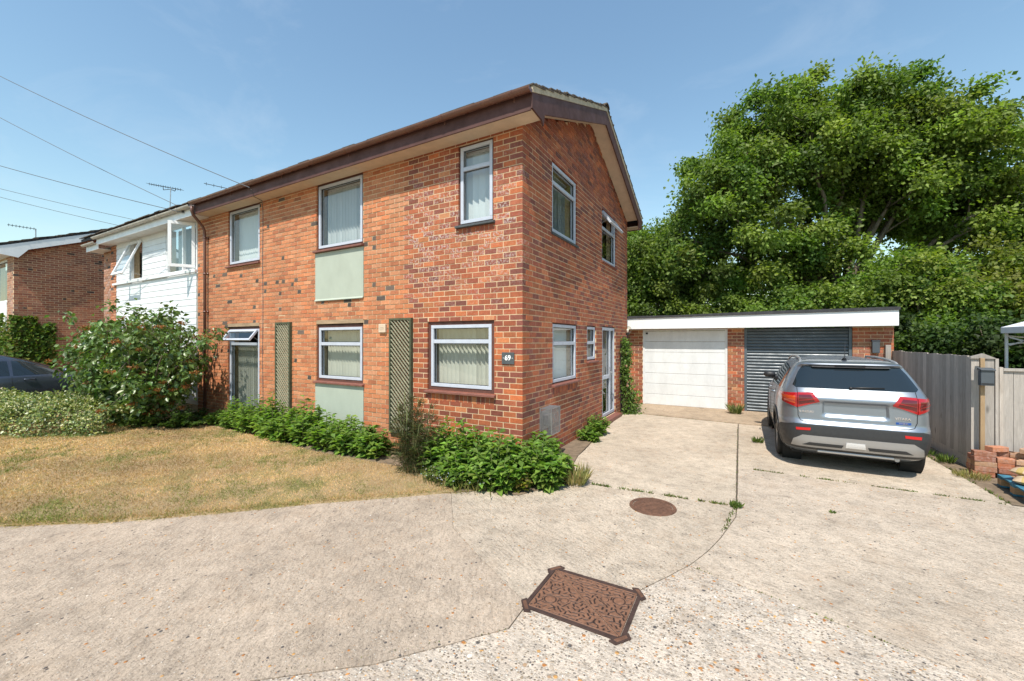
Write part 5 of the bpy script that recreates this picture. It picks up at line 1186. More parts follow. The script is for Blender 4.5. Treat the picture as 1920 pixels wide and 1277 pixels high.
    text_mesh('badge_lettering', 'VITARA', .046, (.50, y(.50, .83), .83), (R(90), 0, 0), M['chrome'], rt, .002, bold=.001)
    P(RS, [((.43, .752), (.585, .752)), ((.43, .782), (.585, .782))], 8, 'hybrid_badge', 'blue_badge', .004, .006); text_mesh('badge_lettering', 'HYBRID', .026, (.507, y(.507, .767) - .003, .767), (R(90), 0, 0), M['chrome'], rt, .001)
    # underbody, exhaust, wheels
    b = MB(); b.box(-.70, .70, -1.80, 1.80, .19, .42); b.box(-.52, .52, -1.80, 1.80, .42, .66); b.build('underbody', M['under'], rt)
    b = MB(); b.tube([(.44, -1.6, .26), (.46, -1.97, .26)], .028, 10); b.build('exhaust', M['galv'], rt)
    for x in (-.765, .765):
        for yw, zw in wy: wheel(rt, x, yw, zw, .334, .215, 1 if x > 0 else -1)
    P(c.front, [((-.66, 1.085), (.66, 1.085)), ((-.58, 1.49), (.58, 1.49))], 30, 'windscreen', 'tint', .004)
    return rt
suv()
def hatch():
    rt = empty('parked_hatchback', (-13.5, -2.55, 0), 0); rt.scale = (1.07, 1.07, 1.08); tag(rt, 'dark blue grey hatchback parked behind the variegated hedge', 'car')
    half = [(.18, .76), (.30, .84), (.45, .88), (.62, .895), (.80, .89), (.93, .865), (.98, .835), (1.15, .755), (1.30, .68), (1.39, .61), (1.44, .50), (1.47, .36), (1.485, .2)]
    rear = [(.18, -1.85), (.30, -2.05), (.55, -2.12), (.75, -2.08), (.95, -2.03), (1.15, -1.85), (1.35, -1.58), (1.42, -1.4), (1.46, -1.0), (1.485, -.6)]
    front = [(.18, 1.85), (.30, 2.05), (.55, 2.12), (.70, 2.05), (.80, 1.85), (.88, 1.55), (.945, 1.18), (.99, 1.0), (1.15, .66), (1.30, .30), (1.40, .0), (1.45, -.2), (1.485, -.4)]
    c = Car(half, rear, front, 5.5, 3.6, .18, 1.485); wy = ((-1.3, .32), (1.3, .32)); c.body(rt, M['paint_dark'], wy, .37, 60)
    for sg in (-1, 1):
        S = (lambda y, z, sg=sg: c.side(y, z, sg))
        for rows, nm in (([((-.93, .965), (-.03, .95)), ((-.93, 1.335), (-.05, 1.375))], 'door_window'), ([((.02, .95), (1.00, .955)), ((.02, 1.375), (.10, 1.365))], 'door_window'), ([((-1.55, .985), (-.97, .965)), ((-1.28, 1.30), (-.97, 1.335))], 'quarter_window')):
            o = c.patch(S, rows, 16, .004, .012).build(nm, M['tint'], rt); autosmooth(o, 40)
        for yy in (-.95, -.0, 1.02): c.seam(S, [(yy, .3), (yy, .94)]).build('door_gap', M['under'], rt)
        for yh in (-.78, .16):
            p = S(yh, .86); b = MB(); o = Vector((sg, 0, 0)); b.tube([p - o * .01, p + o * .03 + Vector((0, .02, 0)), p + o * .035 + Vector((0, .16, 0)), p - o * .01 + Vector((0, .19, 0))], .013, 8); b.build('door_handle', M['paint_dark'], rt, smooth=True)
        p = S(.86, .96); b = MB(); b.lathe([(.0, -.05), (.055, -.045), (.085, -.015), (.088, .02), (.06, .05), (0, .055)], 16, Matrix.Translation(p + Vector((sg * .12, .0, .06))) @ Matrix.Diagonal((1.2, .8, 1.0, 1))); b.tube([p - Vector((sg * .03, 0, 0)), p + Vector((sg * .09, 0, .03))], .022, 8); b.build('wing_mirror', M['paint_dark'], rt, smooth=True)
        o = c.patch(lambda x, z: c.front(x, z), [((sg * .50, .62), (sg * .84, .66)), ((sg * .50, .72), (sg * .80, .79))], 10, .008).build('headlamp', M['clear'], rt); autosmooth(o, 40)
    for x in (-.77, .77):
        for yw, zw in wy: wheel(rt, x, yw, zw, .315, .205, 1 if x > 0 else -1)
    b = MB(); b.box(-.70, .70, -1.85, 1.85, .19, .42); b.box(-.52, .52, -1.85, 1.85, .42, .62); b.build('underbody', M['under'], rt)
    o = c.patch(c.front, [((-.62, .98), (.62, .98)), ((-.55, 1.38), (.55, 1.38))], 30, .004).build('windscreen', M['tint'], rt); autosmooth(o, 40)
    o = c.patch(c.rear, [((-.62, .99), (.62, .99)), ((-.55, 1.36), (.55, 1.36))], 30, .004).build('rear_window', M['tint'], rt); autosmooth(o, 40)
hatch()
# ------------------------------------------------------------------ vegetation
def rdir(n): return unit(rng.normal(0, 1, (n, 3)))
def stub(name, paths, m, parent, smooth=True):
    b = MB()
    for p, r in paths: b.tube(p, r, 6)
    o = b.build(name, m, parent, smooth=smooth); return o
def clump_leaves(cent, rad, per, flat=.8, up=.5, lsz=(.09, .15)):
    """leaves scattered through clumps; returns pos, tip, nrm, len, outwardness"""
    n = len(cent); idx = np.repeat(np.arange(n), per); N = len(idx); d = rdir(N); r = np.minimum(1.7, np.abs(rng.normal(.55, .38, (N, 1)))); off = d * r * rad[idx][:, None]; off[:, 2] *= flat
    pos = cent[idx] + off; tip = unit(d * .7 + rdir(N) * .8 + np.array([0, 0, -.25])); nrm = unit(d * .5 + rdir(N) * .7 + np.array([0, 0, up])); L = rng.uniform(*lsz, N)
    return pos, tip, nrm, L, idx
def big_tree(name, label, base, crown_c, radii, n_clump, per, lsz, cols, limbs=9, trunk_r=.28, clump_r=(.6, 1.15), lean=(0, 0), shape=1., seed=1, gap=.0, lobes=(), fork=.18, cut=0., group='trees behind the garages', cat='tree', shell=.42):
    global rng; rng = np.random.default_rng(seed); random.seed(seed)
    rt = wroot(name, base, label, cat, group); B = Vector(base); C = np.array(crown_c, float); Rr = np.array(radii, float)
    # clump centres fill the crown, denser towards its shell, with an uneven outline
    cs = []; rs = []
    lob = [(np.array(l[0], float), np.array(l[1], float), l[2]) for l in lobes] or [(C, Rr, 1.)]
    wsum = sum(l[2] for l in lob)
    for lc, lr, lw in lob:
        k = int(n_clump * lw / wsum); got = 0
        while got < k:
            d = rdir(1)[0]; q = rng.random() ** shell
            wob = 1 + .13 * math.sin(d[0] * 5 + d[2] * 7 + seed) + .10 * math.sin(d[1] * 9 + d[2] * 4 + seed * 2)
            p = lc + d * lr * q * wob
            if d[2] < -.55 and rng.random() < .6 or p[2] < base[2] + cut: continue
            cs.append(p); rs.append(rng.uniform(*clump_r) * (1.15 - .35 * q)); got += 1
    cs = np.array(cs); rs = np.array(rs)
    # limbs fan out from the stem
    paths = []; nodes = []; H = float(C[2] - B.z); F = B + Vector((0, 0, H * fork))
    paths.append(([B, B.lerp(F, .5) + Vector((.05, .03, 0)), F], [trunk_r * 1.15, trunk_r, trunk_r * .9]))
    for k in range(limbs):
        a = 2 * math.pi * (k + rng.uniform(-.25, .25)) / limbs; e = rng.uniform(.25, .9); lc, lr, _ = lob[k % len(lob)]
        tgt = Vector(lc) + Vector((math.cos(a) * lr[0] * .75 * (1 - e * .5), math.sin(a) * lr[1] * .75 * (1 - e * .5), lr[2] * (e * 1.1 - .35))); pth = []; rad = []
        for i in range(9):
            t = i / 8; p = F.lerp(tgt, t) + Vector((0, 0, math.sin(t * math.pi) * H * .06)) + Vector(rng.normal(0, .14, 3)) * (t * (1 - t) * 3); pth.append(p); rad.append(trunk_r * .34 * (1 - t) ** .8 + .022)
            if i > 1: nodes.append((p, rad[-1]))
        paths.append((pth, rad))
    nd = np.array([list(n[0]) for n in nodes])
    order = np.argsort(rs)[::-1][: int(len(cs) * .75)]
    for i in order:
        c = cs[i]; dd = np.linalg.norm(nd - c, axis=1) + np.maximum(0, nd[:, 2] - c[2] + .3) * 1.5; j = int(dd.argmin()); p0 = nodes[j][0]; p1 = Vector(c); m1 = p0.lerp(p1, .5) + Vector(rng.normal(0, .12, 3)) + Vector((0, 0, .1)); r0 = min(nodes[j][1] * .6, .05)
        paths.append(([p0, p0.lerp(m1, .5) + Vector(rng.normal(0, .05, 3)), m1, p1], [r0, r0 * .75, r0 * .5, .012]))
    stub('trunk', paths, M['bark'], rt)
    pos, tip, nrm, L, idx = clump_leaves(cs, rs, per, .72, .6, lsz); N = len(pos)
    if lean != (0, 0): tip = unit(tip + np.array([lean[0], lean[1], 0]))
    ctone = palette(len(cs), cols, None, .16)[idx]; col = np.clip(ctone * (1 + rng.normal(0, .16, (N, 1))), .006, .5)
    o = leaves('crown', pos, tip, nrm, L, L * rng.uniform(.62, .85, N), col, M['leaf']); wpar(o, rt)
    rng = np.random.default_rng(99); return rt
G1 = [(0.150, 0.218, 0.037), (0.126, 0.193, 0.033), (0.180, 0.244, 0.044), (0.204, 0.263, 0.055), (0.106, 0.166, 0.032)]
G2 = [(0.162, 0.230, 0.044), (0.138, 0.207, 0.042), (0.186, 0.252, 0.051)]
G3 = [(0.162, 0.196, 0.033), (0.192, 0.213, 0.042), (0.126, 0.168, 0.031)]
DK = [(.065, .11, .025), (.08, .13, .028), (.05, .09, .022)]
big_tree('sycamore_tree', 'large spreading broadleaf tree towering behind the garages', (6.4, 17.4, 0), (6.6, 17.3, 8.2), (7.8, 5.5, 5.6), 720, 400, (.11, .19), G1, limbs=30, trunk_r=.30, seed=4, lean=(.4, .2), fork=.34, cut=3.0, shell=.30, clump_r=(.55, .98),
         lobes=(((1.8, 15.0, 6.4), (2.8, 2.8, 3.6), .8), ((4.2, 16.2, 9.4), (3.1, 3.0, 3.5), 1.), ((7.2, 17.8, 9.9), (3.2, 3.0, 3.5), 1.1), ((9.5, 19.0, 9.2), (2.9, 3.0, 3.5), 1.), ((12.6, 20.8, 6.9), (3.2, 3.0, 3.1), .85), ((4.8, 16.6, 4.4), (6.0, 2.4, 1.7), .75)))
big_tree('ash_tree', 'pale green tree showing beside the gable behind the white garage door', (-1.6, 17.0, 0), (-1.6, 17.0, 4.9), (2.7, 2.4, 3.0), 170, 260, (.11, .18), G2, limbs=7, trunk_r=.16, seed=5)
big_tree('hazel_tree', 'mid green leafy tree low behind the roller shutter garage', (3.4, 14.0, 0), (3.4, 14.0, 2.5), (4.4, 1.4, 1.5), 150, 240, (.10, .16), G2 + G1[:2], limbs=9, trunk_r=.10, seed=6, clump_r=(.4, .7))
big_tree('yellowish_tree', 'yellowish green bushy tree at the right edge beyond the fence', (10.9, 14.9, 0), (10.9, 14.9, 2.9), (2.9, 2.0, 2.3), 180, 260, (.11, .17), G3, limbs=8, trunk_r=.13, seed=8, clump_r=(.5, .85))
big_tree('field_maple_tree', 'mid green bushy tree between the garage end and the canopy', (7.7, 13.4, 0), (7.7, 13.4, 2.7), (2.3, 1.8, 2.1), 140, 260, (.10, .16), G1 + G3[:1], limbs=8, trunk_r=.12, seed=9, clump_r=(.45, .8))
big_tree('boundary_hedge', 'dark dense hedge behind the board fence', (8.6, 10.6, 0), (8.6, 10.6, 1.35), (4.0, .9, 1.15), 150, 220, (.10, .15), DK, limbs=10, trunk_r=.05, seed=10, clump_r=(.4, .65), group='hedges and shrubs', cat='hedge')
big_tree('tall_back_hedge', 'tall green hedge closing the gap far behind the right garage', (4.5, 22.0, 0), (4.5, 22.0, 2.0), (14.0, 1.4, 2.2), 300, 170, (.17, .26), G1 + DK, limbs=16, trunk_r=.12, seed=12, clump_r=(.7, 1.2), group='hedges and shrubs', cat='hedge')

# viburnum with brown berry heads in front of the white boarded house
def viburnum():
    global rng; rng = np.random.default_rng(21); random.seed(21)
    rt = wroot('viburnum_shrub', (-9.2, -1.25, 0), 'large green shrub with brown berry heads in front of the white boarded house', 'shrub', 'hedges and shrubs')
    B = Vector((-9.2, -1.25, 0)); paths = []; cents = []
    for k in range(60):
        a = 2.4 * k; r = ((k + .5) / 60) ** .5; h = rng.uniform(.82, 1.0) * 2.55 * math.sqrt(1 - .52 * r * r)
        if k % 3 == 0: h *= .6
        tx, ty = math.cos(a) * r * 2.85 - .35, math.sin(a) * r * .85
        p0 = B + Vector((tx * .2, ty * .2, 0)); p3 = B + Vector((tx * (1 if tx > 0 else 1.05) * .88, ty, h)); p1 = p0.lerp(p3, .35) + Vector((0, 0, .25)); p2 = p0.lerp(p3, .7) + Vector((0, 0, .15)) + Vector(rng.normal(0, .06, 3))
        paths.append(([p0, p1, p2, p3], [.026, .02, .014, .006]))
        for t in np.linspace(.25, 1, 8): 
            q = (p0.lerp(p1, t * 2) if t < .5 else p1.lerp(p3, (t - .5) * 2)); cents.append(list(q + Vector(rng.normal(0, .12, 3))))
            if t > .4: 
                s = q + Vector(rng.normal(0, .24, 3)); paths.append(([q, s], [.008, .004])); cents.append(list(s))
    cents = np.array(cents); cents = cents[cents[:, 2] > .18]
    stub('branches', paths, M['bark'], rt)
    pos, tip, nrm, L, idx = clump_leaves(cents, np.full(len(cents), .20), 26, 1, .7, (.075, .14)); tip[:, 2] -= .35; N = len(pos)
    col = palette(N, [(.105, .175, .04), (.085, .148, .034), (.14, .21, .058), (.18, .24, .09)], [.35, .3, .22, .13], .2)
    wpar(leaves('foliage', pos, tip, nrm, L, L * rng.uniform(.62, .82, N), col, M['leaf_gloss']), rt)
    front = np.where((cents[:, 1] < -1.0) | (cents[:, 2] > 1.3))[0]; k = rng.choice(front, 165, replace=False); out = unit(cents[k] - np.array([-9.2, -1.0, 1.0])); hc = cents[k] + out * .21; hc[:, 2] += .04
    per = 46; idx = np.repeat(np.arange(len(hc)), per); d = rdir(len(idx)); d[:, 2] = d[:, 2] * .42; bp = hc[idx] + d * rng.uniform(.4, 1, (len(idx), 1)) * .10; N = len(bp)
    wpar(leaves('berry_heads', bp, rdir(N), rdir(N), rng.uniform(.028, .045, N), rng.uniform(.025, .036, N), palette(N, [(.27, .10, .032), (.33, .135, .045), (.20, .072, .028), (.38, .20, .085)], None, .2), M['leaf']), rt)
viburnum()
def shell_hedge(name, label, pts, w, h, n, lsz, cols, wts, seed, sprig=0, core=(.03, .045, .015)):
    """low hedge following a line of ground points; leaves on its outer surface and through its skin"""
    global rng; rng = np.random.default_rng(seed)
    rt = wroot(name, (*pts[0], 0), label, 'hedge', 'hedges and shrubs'); P_ = np.array(pts, float); seg = np.linalg.norm(np.diff(P_, axis=0), axis=1); cum = np.r_[0, np.cumsum(seg)]; s = rng.random(n) * cum[-1]
    c = np.stack([np.interp(s, cum, P_[:, 0]), np.interp(s, cum, P_[:, 1])], 1); i = np.clip(np.searchsorted(cum, s) - 1, 0, len(seg) - 1); t = np.diff(P_, axis=0)[i] / seg[i][:, None]; nr = np.stack([-t[:, 1], t[:, 0]], 1)
    th = rng.uniform(-.15, math.pi + .15, n); rr = rng.uniform(.72, 1.05, n) * (1 + .10 * np.sin(s * 3.1) + .07 * np.sin(s * 7.7 + th * 3)); hh = h * (1 + .07 * np.sin(s * 2.3) - .35 * np.clip((s - cum[-1] + .8) / .8, 0, 1))
    ct = np.sign(np.cos(th)) * np.abs(np.cos(th)) ** .7; st = np.abs(np.sin(th)) ** .7 * np.sign(np.sin(th))
    pos = np.concatenate([c + nr * (ct * rr * w)[:, None], np.maximum(.02, st * rr * hh)[:, None]], 1); out = unit(np.concatenate([nr * ct[:, None], st[:, None]], 1))
    L = rng.uniform(*lsz, n); col = palette(n, cols, wts, .15)
    wpar(leaves('foliage', pos, unit(out * .6 + rdir(n) * .9), unit(out + rdir(n) * .6 + np.array([0, 0, .3])), L, L * rng.uniform(.55, .75, n), col, M['leaf_gloss']), rt)
    b = MB(); m = 10
    for k in range(len(P_) - 1):
        for q in range(4 if k < len(P_) - 2 else 0): p = P_[k] + (P_[k + 1] - P_[k]) * q / 5; b.tube([(p[0], p[1], 0), (p[0] + rng.normal(0, .1), p[1] + rng.normal(0, .1), h * .8)], [.02, .008], 5)
    b.build('stems', M['bark'], rt)
shell_hedge('variegated_hedge', 'low cream and green variegated hedge at the lawn edge', [(-14.0, -3.9), (-11.4, -3.15), (-9.9, -2.55), (-8.85, -1.95), (-8.5, -1.72)], .62, .72, 24000, (.04, .068), [(.38, .39, .17), (.24, .29, .095), (.10, .155, .046), (.46, .46, .26), (.33, .34, .095)], [.22, .28, .31, .09, .10], 31)
# perennials along the foot of the wall
def perennial(name, label, x, y, w, h, n, cols, seed, lsz=(.07, .125), group='leafy perennials along the wall', ratio=(.42, .6)):
    global rng; rng = np.random.default_rng(seed); random.seed(seed)
    rt = wroot(name, (x, y, 0), label, 'plant', group); k = max(6, int(n / 16)); paths = []; P_ = []; T_ = []; Nn = []; Ls = []
    for i in range(k):
        a = rng.uniform(0, 2 * math.pi); r = math.sqrt(rng.random()); hx = h * rng.uniform(.45, 1.18) * (1.08 - .5 * r); tx, ty = math.cos(a) * r * w, math.sin(a) * r * w * .62
        p0 = Vector((x + tx * .55, y + ty * .55, 0)); p1 = Vector((x + tx, y + ty, hx)); pm = p0.lerp(p1, .55) + Vector((0, 0, .04)); paths.append(([p0, pm, p1], [.006, .005, .003]))
        for j in range(16):
            t = .12 + .88 * (j / 15) ** .85; q = (p0.lerp(pm, t / .55) if t < .55 else pm.lerp(p1, (t - .55) / .45)); an = j * 2.4 + a; el = rng.uniform(-.25, .55) + .3 * t
            T_.append((math.cos(an), math.sin(an), el)); Nn.append((-math.cos(an) * .35 + rng.normal(0, .25), -math.sin(an) * .35 + rng.normal(0, .25), 1)); P_.append(list(q)); Ls.append(rng.uniform(*lsz) * (1.15 - .35 * t))
    P_, T_, Nn, Ls = map(np.array, (P_, T_, Nn, Ls)); stub('stems', paths, M['stem'], rt)
    T_[:, 2] -= .15; wpar(leaves('foliage', P_, T_, Nn, Ls, Ls * rng.uniform(*ratio, len(Ls)), palette(len(Ls), cols, None, .2), M['leaf'], fold=.22), rt)
PG1 = [(.165, .27, .048), (.135, .23, .042), (.20, .30, .06), (.11, .19, .038)]
plants = [(-7.35, -.42, .42, .34, 420, 'beside the tall glazed door'), (-6.75, -.40, .45, .42, 520, 'at the foot of the tall glazed door'), (-6.05, -.42, .48, .55, 620, 'below the trellis next to the glazed door'), (-5.35, -.45, .48, .66, 700, 'just right of the trellis next to the glazed door'), (-4.75, -.50, .50, .60, 700, 'at the left end of the lower sage panel'), (-4.15, -.52, .50, .62, 760, 'covering the middle of the lower sage panel'),
          (-3.55, -.50, .45, .50, 600, 'at the right end of the lower sage panel'), (-3.0, -.48, .44, .52, 620, 'under the small cream box'), (-2.45, -.48, .44, .50, 560, 'below the trellis beside the plaque window'), (-1.15, -.48, .50, .52, 720, 'under the middle of the plaque window'), (-.62, -.50, .50, .56, 800, 'below the slate number plaque'), (-.12, -.45, .52, .62, 980, 'wrapped round the house corner'), (.32, -.12, .42, .56, 720, 'in front of the wire flue cage'), (.12, .35, .30, .42, 420, 'tucked under the wire flue cage'), (.02, -.74, .40, .42, 520, 'spilling forward at the front tip of the bed'), (.52, -.36, .34, .42, 460, 'spilling on to the drive at the right end of the bed'), (-.5, -.84, .32, .34, 360, 'low beside the pale wild flowers')]
for i, (x, y, w, h, n, wh) in enumerate(plants): perennial('leafy_plant', 'bright green leafy plant ' + wh, x, y - .06, w * 1.08 * (.85 + .3 * ((i * 7) % 5) / 4), h * (.95 + .42 * ((i * 3) % 4) / 3), int(n * 1.15), PG1, 40 + i, (.10, .18) if i > 2 else (.085, .14))
perennial('leafy_plant', 'bright green leafy plant on the drive edge by the gable door', .22, 2.75, .30, .40, 520, PG1, 60); perennial('leafy_plant', 'smaller green plant on the drive edge nearer the wire cage', .26, 2.15, .22, .26, 320, PG1, 61)
perennial('lime_plant', 'low yellow green plant at the tip of the bed by the concrete', .28, -.68, .26, .24, 420, [(.22, .24, .03), (.16, .20, .03), (.12, .17, .03), (.26, .20, .06)], 62, (.05, .085), ratio=(.6, .8))
perennial('lime_plant', 'pale green low plant between fennel and wall plants', -.75, -.92, .26, .24, 300, [(.14, .18, .05), (.10, .15, .04)], 63, (.04, .07))
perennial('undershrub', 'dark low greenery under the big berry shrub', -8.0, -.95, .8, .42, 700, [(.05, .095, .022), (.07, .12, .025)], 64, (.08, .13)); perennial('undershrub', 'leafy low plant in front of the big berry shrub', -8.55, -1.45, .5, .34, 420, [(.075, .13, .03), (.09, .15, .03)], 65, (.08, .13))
# bronze fennel
def fennel():
    global rng; rng = np.random.default_rng(71); rt = wroot('bronze_fennel', (-1.35, -.85, 0), 'feathery dark bronze fennel standing before the trellis', 'plant'); paths = []; V = []; T = []; L = []
    for i in range(16):
        a = rng.uniform(0, 6.28); r = rng.uniform(.05, .34); h = rng.uniform(.65, 1.18); p0 = Vector((-1.35 + math.cos(a) * r * .35, -.85 + math.sin(a) * r * .3, 0)); p1 = Vector((-1.35 + math.cos(a) * r * 1.1, -.85 + math.sin(a) * r * .8, h)); paths.append(([p0, p0.lerp(p1, .5) + Vector(rng.normal(0, .02, 3)), p1], [.008, .006, .003]))
        for j in range(13):
            t = .08 + .9 * j / 13; q = p0.lerp(p1, t); b_ = unit(np.array([[rng.normal(), rng.normal(), rng.uniform(.0, .8)]]))[0]
            for s in range(30):
                f = rng.random(); V.append(np.array(q) + b_ * f * .22 * (1.15 - t * .7)); T.append(unit((b_ + rng.normal(0, .75, 3))[None])[0]); L.append(rng.uniform(.05, .12))
    stub('stems', paths, M['stem'], rt); V, T, L = np.array(V), np.array(T), np.array(L); n = len(V)
    wpar(leaves('fronds', V, T, rdir(n), L, .0042, palette(n, [(.10, .115, .045), (.115, .105, .05), (.085, .12, .04), (.16, .115, .055)], None, .2), M['leaf']), rt)
fennel()
def tuft(label, x, y, r, h, n, cols, seed, z=0, cat='grass tuft', name='grass_tuft', wd=.006):
    global rng; rng = np.random.default_rng(seed); a = rng.uniform(0, 6.28, n); q = rng.random(n) ** .5 * r; pos = np.stack([x + np.cos(a) * q * .5, y + np.sin(a) * q * .5, np.full(n, z)], 1); tip = np.stack([np.cos(a) * rng.uniform(.05, .7, n), np.sin(a) * rng.uniform(.05, .7, n), np.ones(n)], 1); L = rng.uniform(.5, 1.1, n) * h
    o = leaves(name, pos, tip, rdir(n), L, wd, palette(n, cols, None, .18), M['grass']); tag(o, label, cat, 'tufts and weeds on the paving'); return o
STRAW = [(.46, .37, .17), (.38, .33, .13), (.30, .30, .10)]; WEED = [(.10, .16, .035), (.14, .19, .04), (.075, .12, .03)]
tuft('straw coloured grass tuft at the drive joint by the bed', (.84), -.14, .30, .27, 300, STRAW + [(.34, .36, .12), (.50, .44, .2)], 81, wd=.008); tuft('weed tuft at the foot of the pier between the garage doors', 2.62, 6.45, .22, .30, 160, [(.20, .24, .08), (.13, .18, .04), (.34, .32, .16)], 82, .04, wd=.012)
tuft('green weed beside the left rear car wheel', 3.02, 3.55, .16, .12, 90, WEED, 83, wd=.014); tuft('green weed where the drive joints cross', 2.70, .05, .12, .07, 110, WEED, 84, wd=.012); tuft('green weed near the fence gravel board', 5.50, 3.55, .16, .14, 90, WEED, 85, wd=.016); tuft('green weed by the right rear car wheel', 5.40, 4.0, .18, .12, 80, WEED, 86, wd=.016)
tuft('dry straw grass by the pallet corner', 5.50, 2.75, .35, .10, 300, STRAW, 87); tuft('small weed in the right hand concrete', 3.62, .38, .06, .03, 40, WEED, 88, wd=.01)
def joint_weeds():
    global rng; rng = np.random.default_rng(90); lines = [((1.05, -.05), (2.7, .06), 420, .030), ((2.70, .06), (2.60, -.7), 120, .022), ((2.69, .2), (2.68, 5.0), 90, .012), ((2.9, 1.69), (5.4, 1.64), 420, .022), ((2.4, -1.52), (3.7, -1.9), 60, .012), ((.3, 5.54), (2.6, 5.33), 90, .015), ((1.45, -2.9), (.0, -4.3), 60, .008), ((5.44, 1.7), (5.36, 5.0), 260, .03)]
    P_ = []; L = []
    for a, b, n, h in lines:
        n0 = int(n * 2.0); t = rng.random(n0); t = t[np.sin(t * 23) + np.sin(t * 57 + 1) + rng.normal(0, .5, n0) > -.1]; q = np.array(a) + (np.array(b) - np.array(a)) * t[:, None] + rng.normal(0, .008, (len(t), 2)); P_.append(np.c_[q, np.full(len(t), -.008)]); L.append(rng.uniform(.5, 1.5, len(t)) * h)
    P_ = np.concatenate(P_); L = np.concatenate(L); n = len(P_)
    o = leaves('joint_weeds', P_, unit(rdir(n) * .7 + np.array([0, 0, .8])), rdir(n), L + .008, .010, palette(n, WEED + [(.22, .22, .08), (.12, .10, .05)], None, .2), M['grass']); tag(o, 'moss and small weeds growing in the concrete joints', 'weeds', kind='stuff')
joint_weeds()
# climbing rose by the garage
def climber():
    global rng; rng = np.random.default_rng(95); rt = wroot('climbing_rose', (.12, 5.55, 0), 'climbing rose with a few pink blooms between gable and garage', 'plant'); paths = []; C_ = []
    for i in range(5):
        y = 5.40 + .08 * i; p = [Vector((.06 + rng.uniform(0, .05), y + rng.normal(0, .03), z)) for z in np.linspace(0, 1.85 - .12 * (i % 3), 9)]; paths.append((p, [.008] * 9)); C_ += [list(q) for q in p]
    stub('stems', paths, M['stem'], rt); C_ = np.array(C_); rad = np.where(C_[:, 2] < .62, .24, .11) + .0; C_[:, 0] += np.where(C_[:, 2] < .62, .14, .02)
    pos, tip, nrm, L, idx = clump_leaves(C_, rad, 60, 1, .5, (.05, .09)); pos[:, 0] = np.maximum(pos[:, 0], .012); pos[:, 2] = np.maximum(pos[:, 2], .02); n = len(pos)
    wpar(leaves('foliage', pos, tip, nrm, L, L * .65, palette(n, [(.13, .21, .045), (.16, .235, .055), (.09, .15, .035)], None, .2), M['leaf']), rt)
    k = [(.17, 5.40, 1.55), (.16, 5.36, 1.22), (.18, 5.42, .80), (.20, 5.35, .72), (.25, 5.5, .95)]
    for q in k:
        d = rdir(22); wpar(leaves('bloom', np.array(q) + d * .012, unit(d + np.array([0, 0, .3])), d, .035, .03, palette(22, [(.62, .36, .36), (.70, .52, .50), (.66, .44, .36)], None, .08), M['leaf']), rt)
climber()
# ivy on the corner of the far left house
def ivy():
    global rng; rng = np.random.default_rng(97); rt = wroot('wall_ivy', (-19.9, -1.0, 0), 'bright ivy climbing the corner of the far left house', 'plant'); n = 5200
    y = rng.uniform(-1.3, -.25, n); z = rng.random(n) * 2.75; top = 2.85 - 1.25 * np.clip((y + .95) / .7, 0, 1) * .45 - .9 * np.clip((-.95 - y) / .3, 0, 1) * 0 + .2 * np.sin(y * 14); ok = z < top; y, z = y[ok], z[ok]; n = len(y); x = -19.98 + rng.random(n) ** 1.5 * .45 * (1.1 - z / 3.4)
    m = 1400; x2 = rng.uniform(-21.6, -20, m); z2 = rng.random(m) * (2.4 + .5 * np.sin(x2 * 5)); y2 = -1.24 - rng.random(m) * .3
    pos = np.concatenate([np.stack([x, y, z], 1), np.stack([x2, y2, z2], 1)]); n = len(pos); L = rng.uniform(.09, .16, n)
    wpar(leaves('foliage', pos, unit(rdir(n) * .8 + np.array([.5, -.3, -.3])), unit(rdir(n) * .6 + np.array([.8, -.4, .4])), L, L * .85, palette(n, [(.10, .17, .025), (.13, .20, .03), (.075, .13, .022), (.18, .17, .04)], None, .18), M['leaf']), rt)
    stub('stems', [([(-19.97, -1.0 + .12 * k, 0), (-19.97, -1.05 + .13 * k, 1.0), (-19.98, -1.0 + .1 * k, 2.2)], [.02, .014, .006]) for k in range(5)], M['bark'], rt)
ivy()
# wild flowers and litter of stalks at the bed's front edge
def edge_flowers():
    global rng; rng = np.random.default_rng(98); n = 240; P_ = np.stack([rng.normal(-.55, .30, n), rng.normal(-1.02, .09, n), np.zeros(n)], 1); T = unit(rdir(n) * .35 + np.array([0, 0, 1.])); L = rng.uniform(.06, .22, n)
    o = leaves('wild_flowers', P_, T, rdir(n), L, .006, palette(n, [(.14, .17, .05), (.30, .26, .12), (.22, .2, .06)], None, .2), M['grass']); tag(o, 'scruffy wild flowers with pale blue heads at the bed front', 'wild flowers', kind='stuff')
    k = rng.choice(n, 70, replace=False); f = P_[k] + T[k] * L[k][:, None]; f = np.repeat(f, 5, 0); m = len(f); wpar(leaves('flower_heads', f, unit(rdir(m) + np.array([0, 0, .4])), rdir(m) + np.array([0, 0, 1.]), .016, .012, palette(m, [(.45, .52, .66), (.62, .62, .60), (.60, .50, .12)], [.5, .3, .2], .1), M['leaf']), o)
edge_flowers()
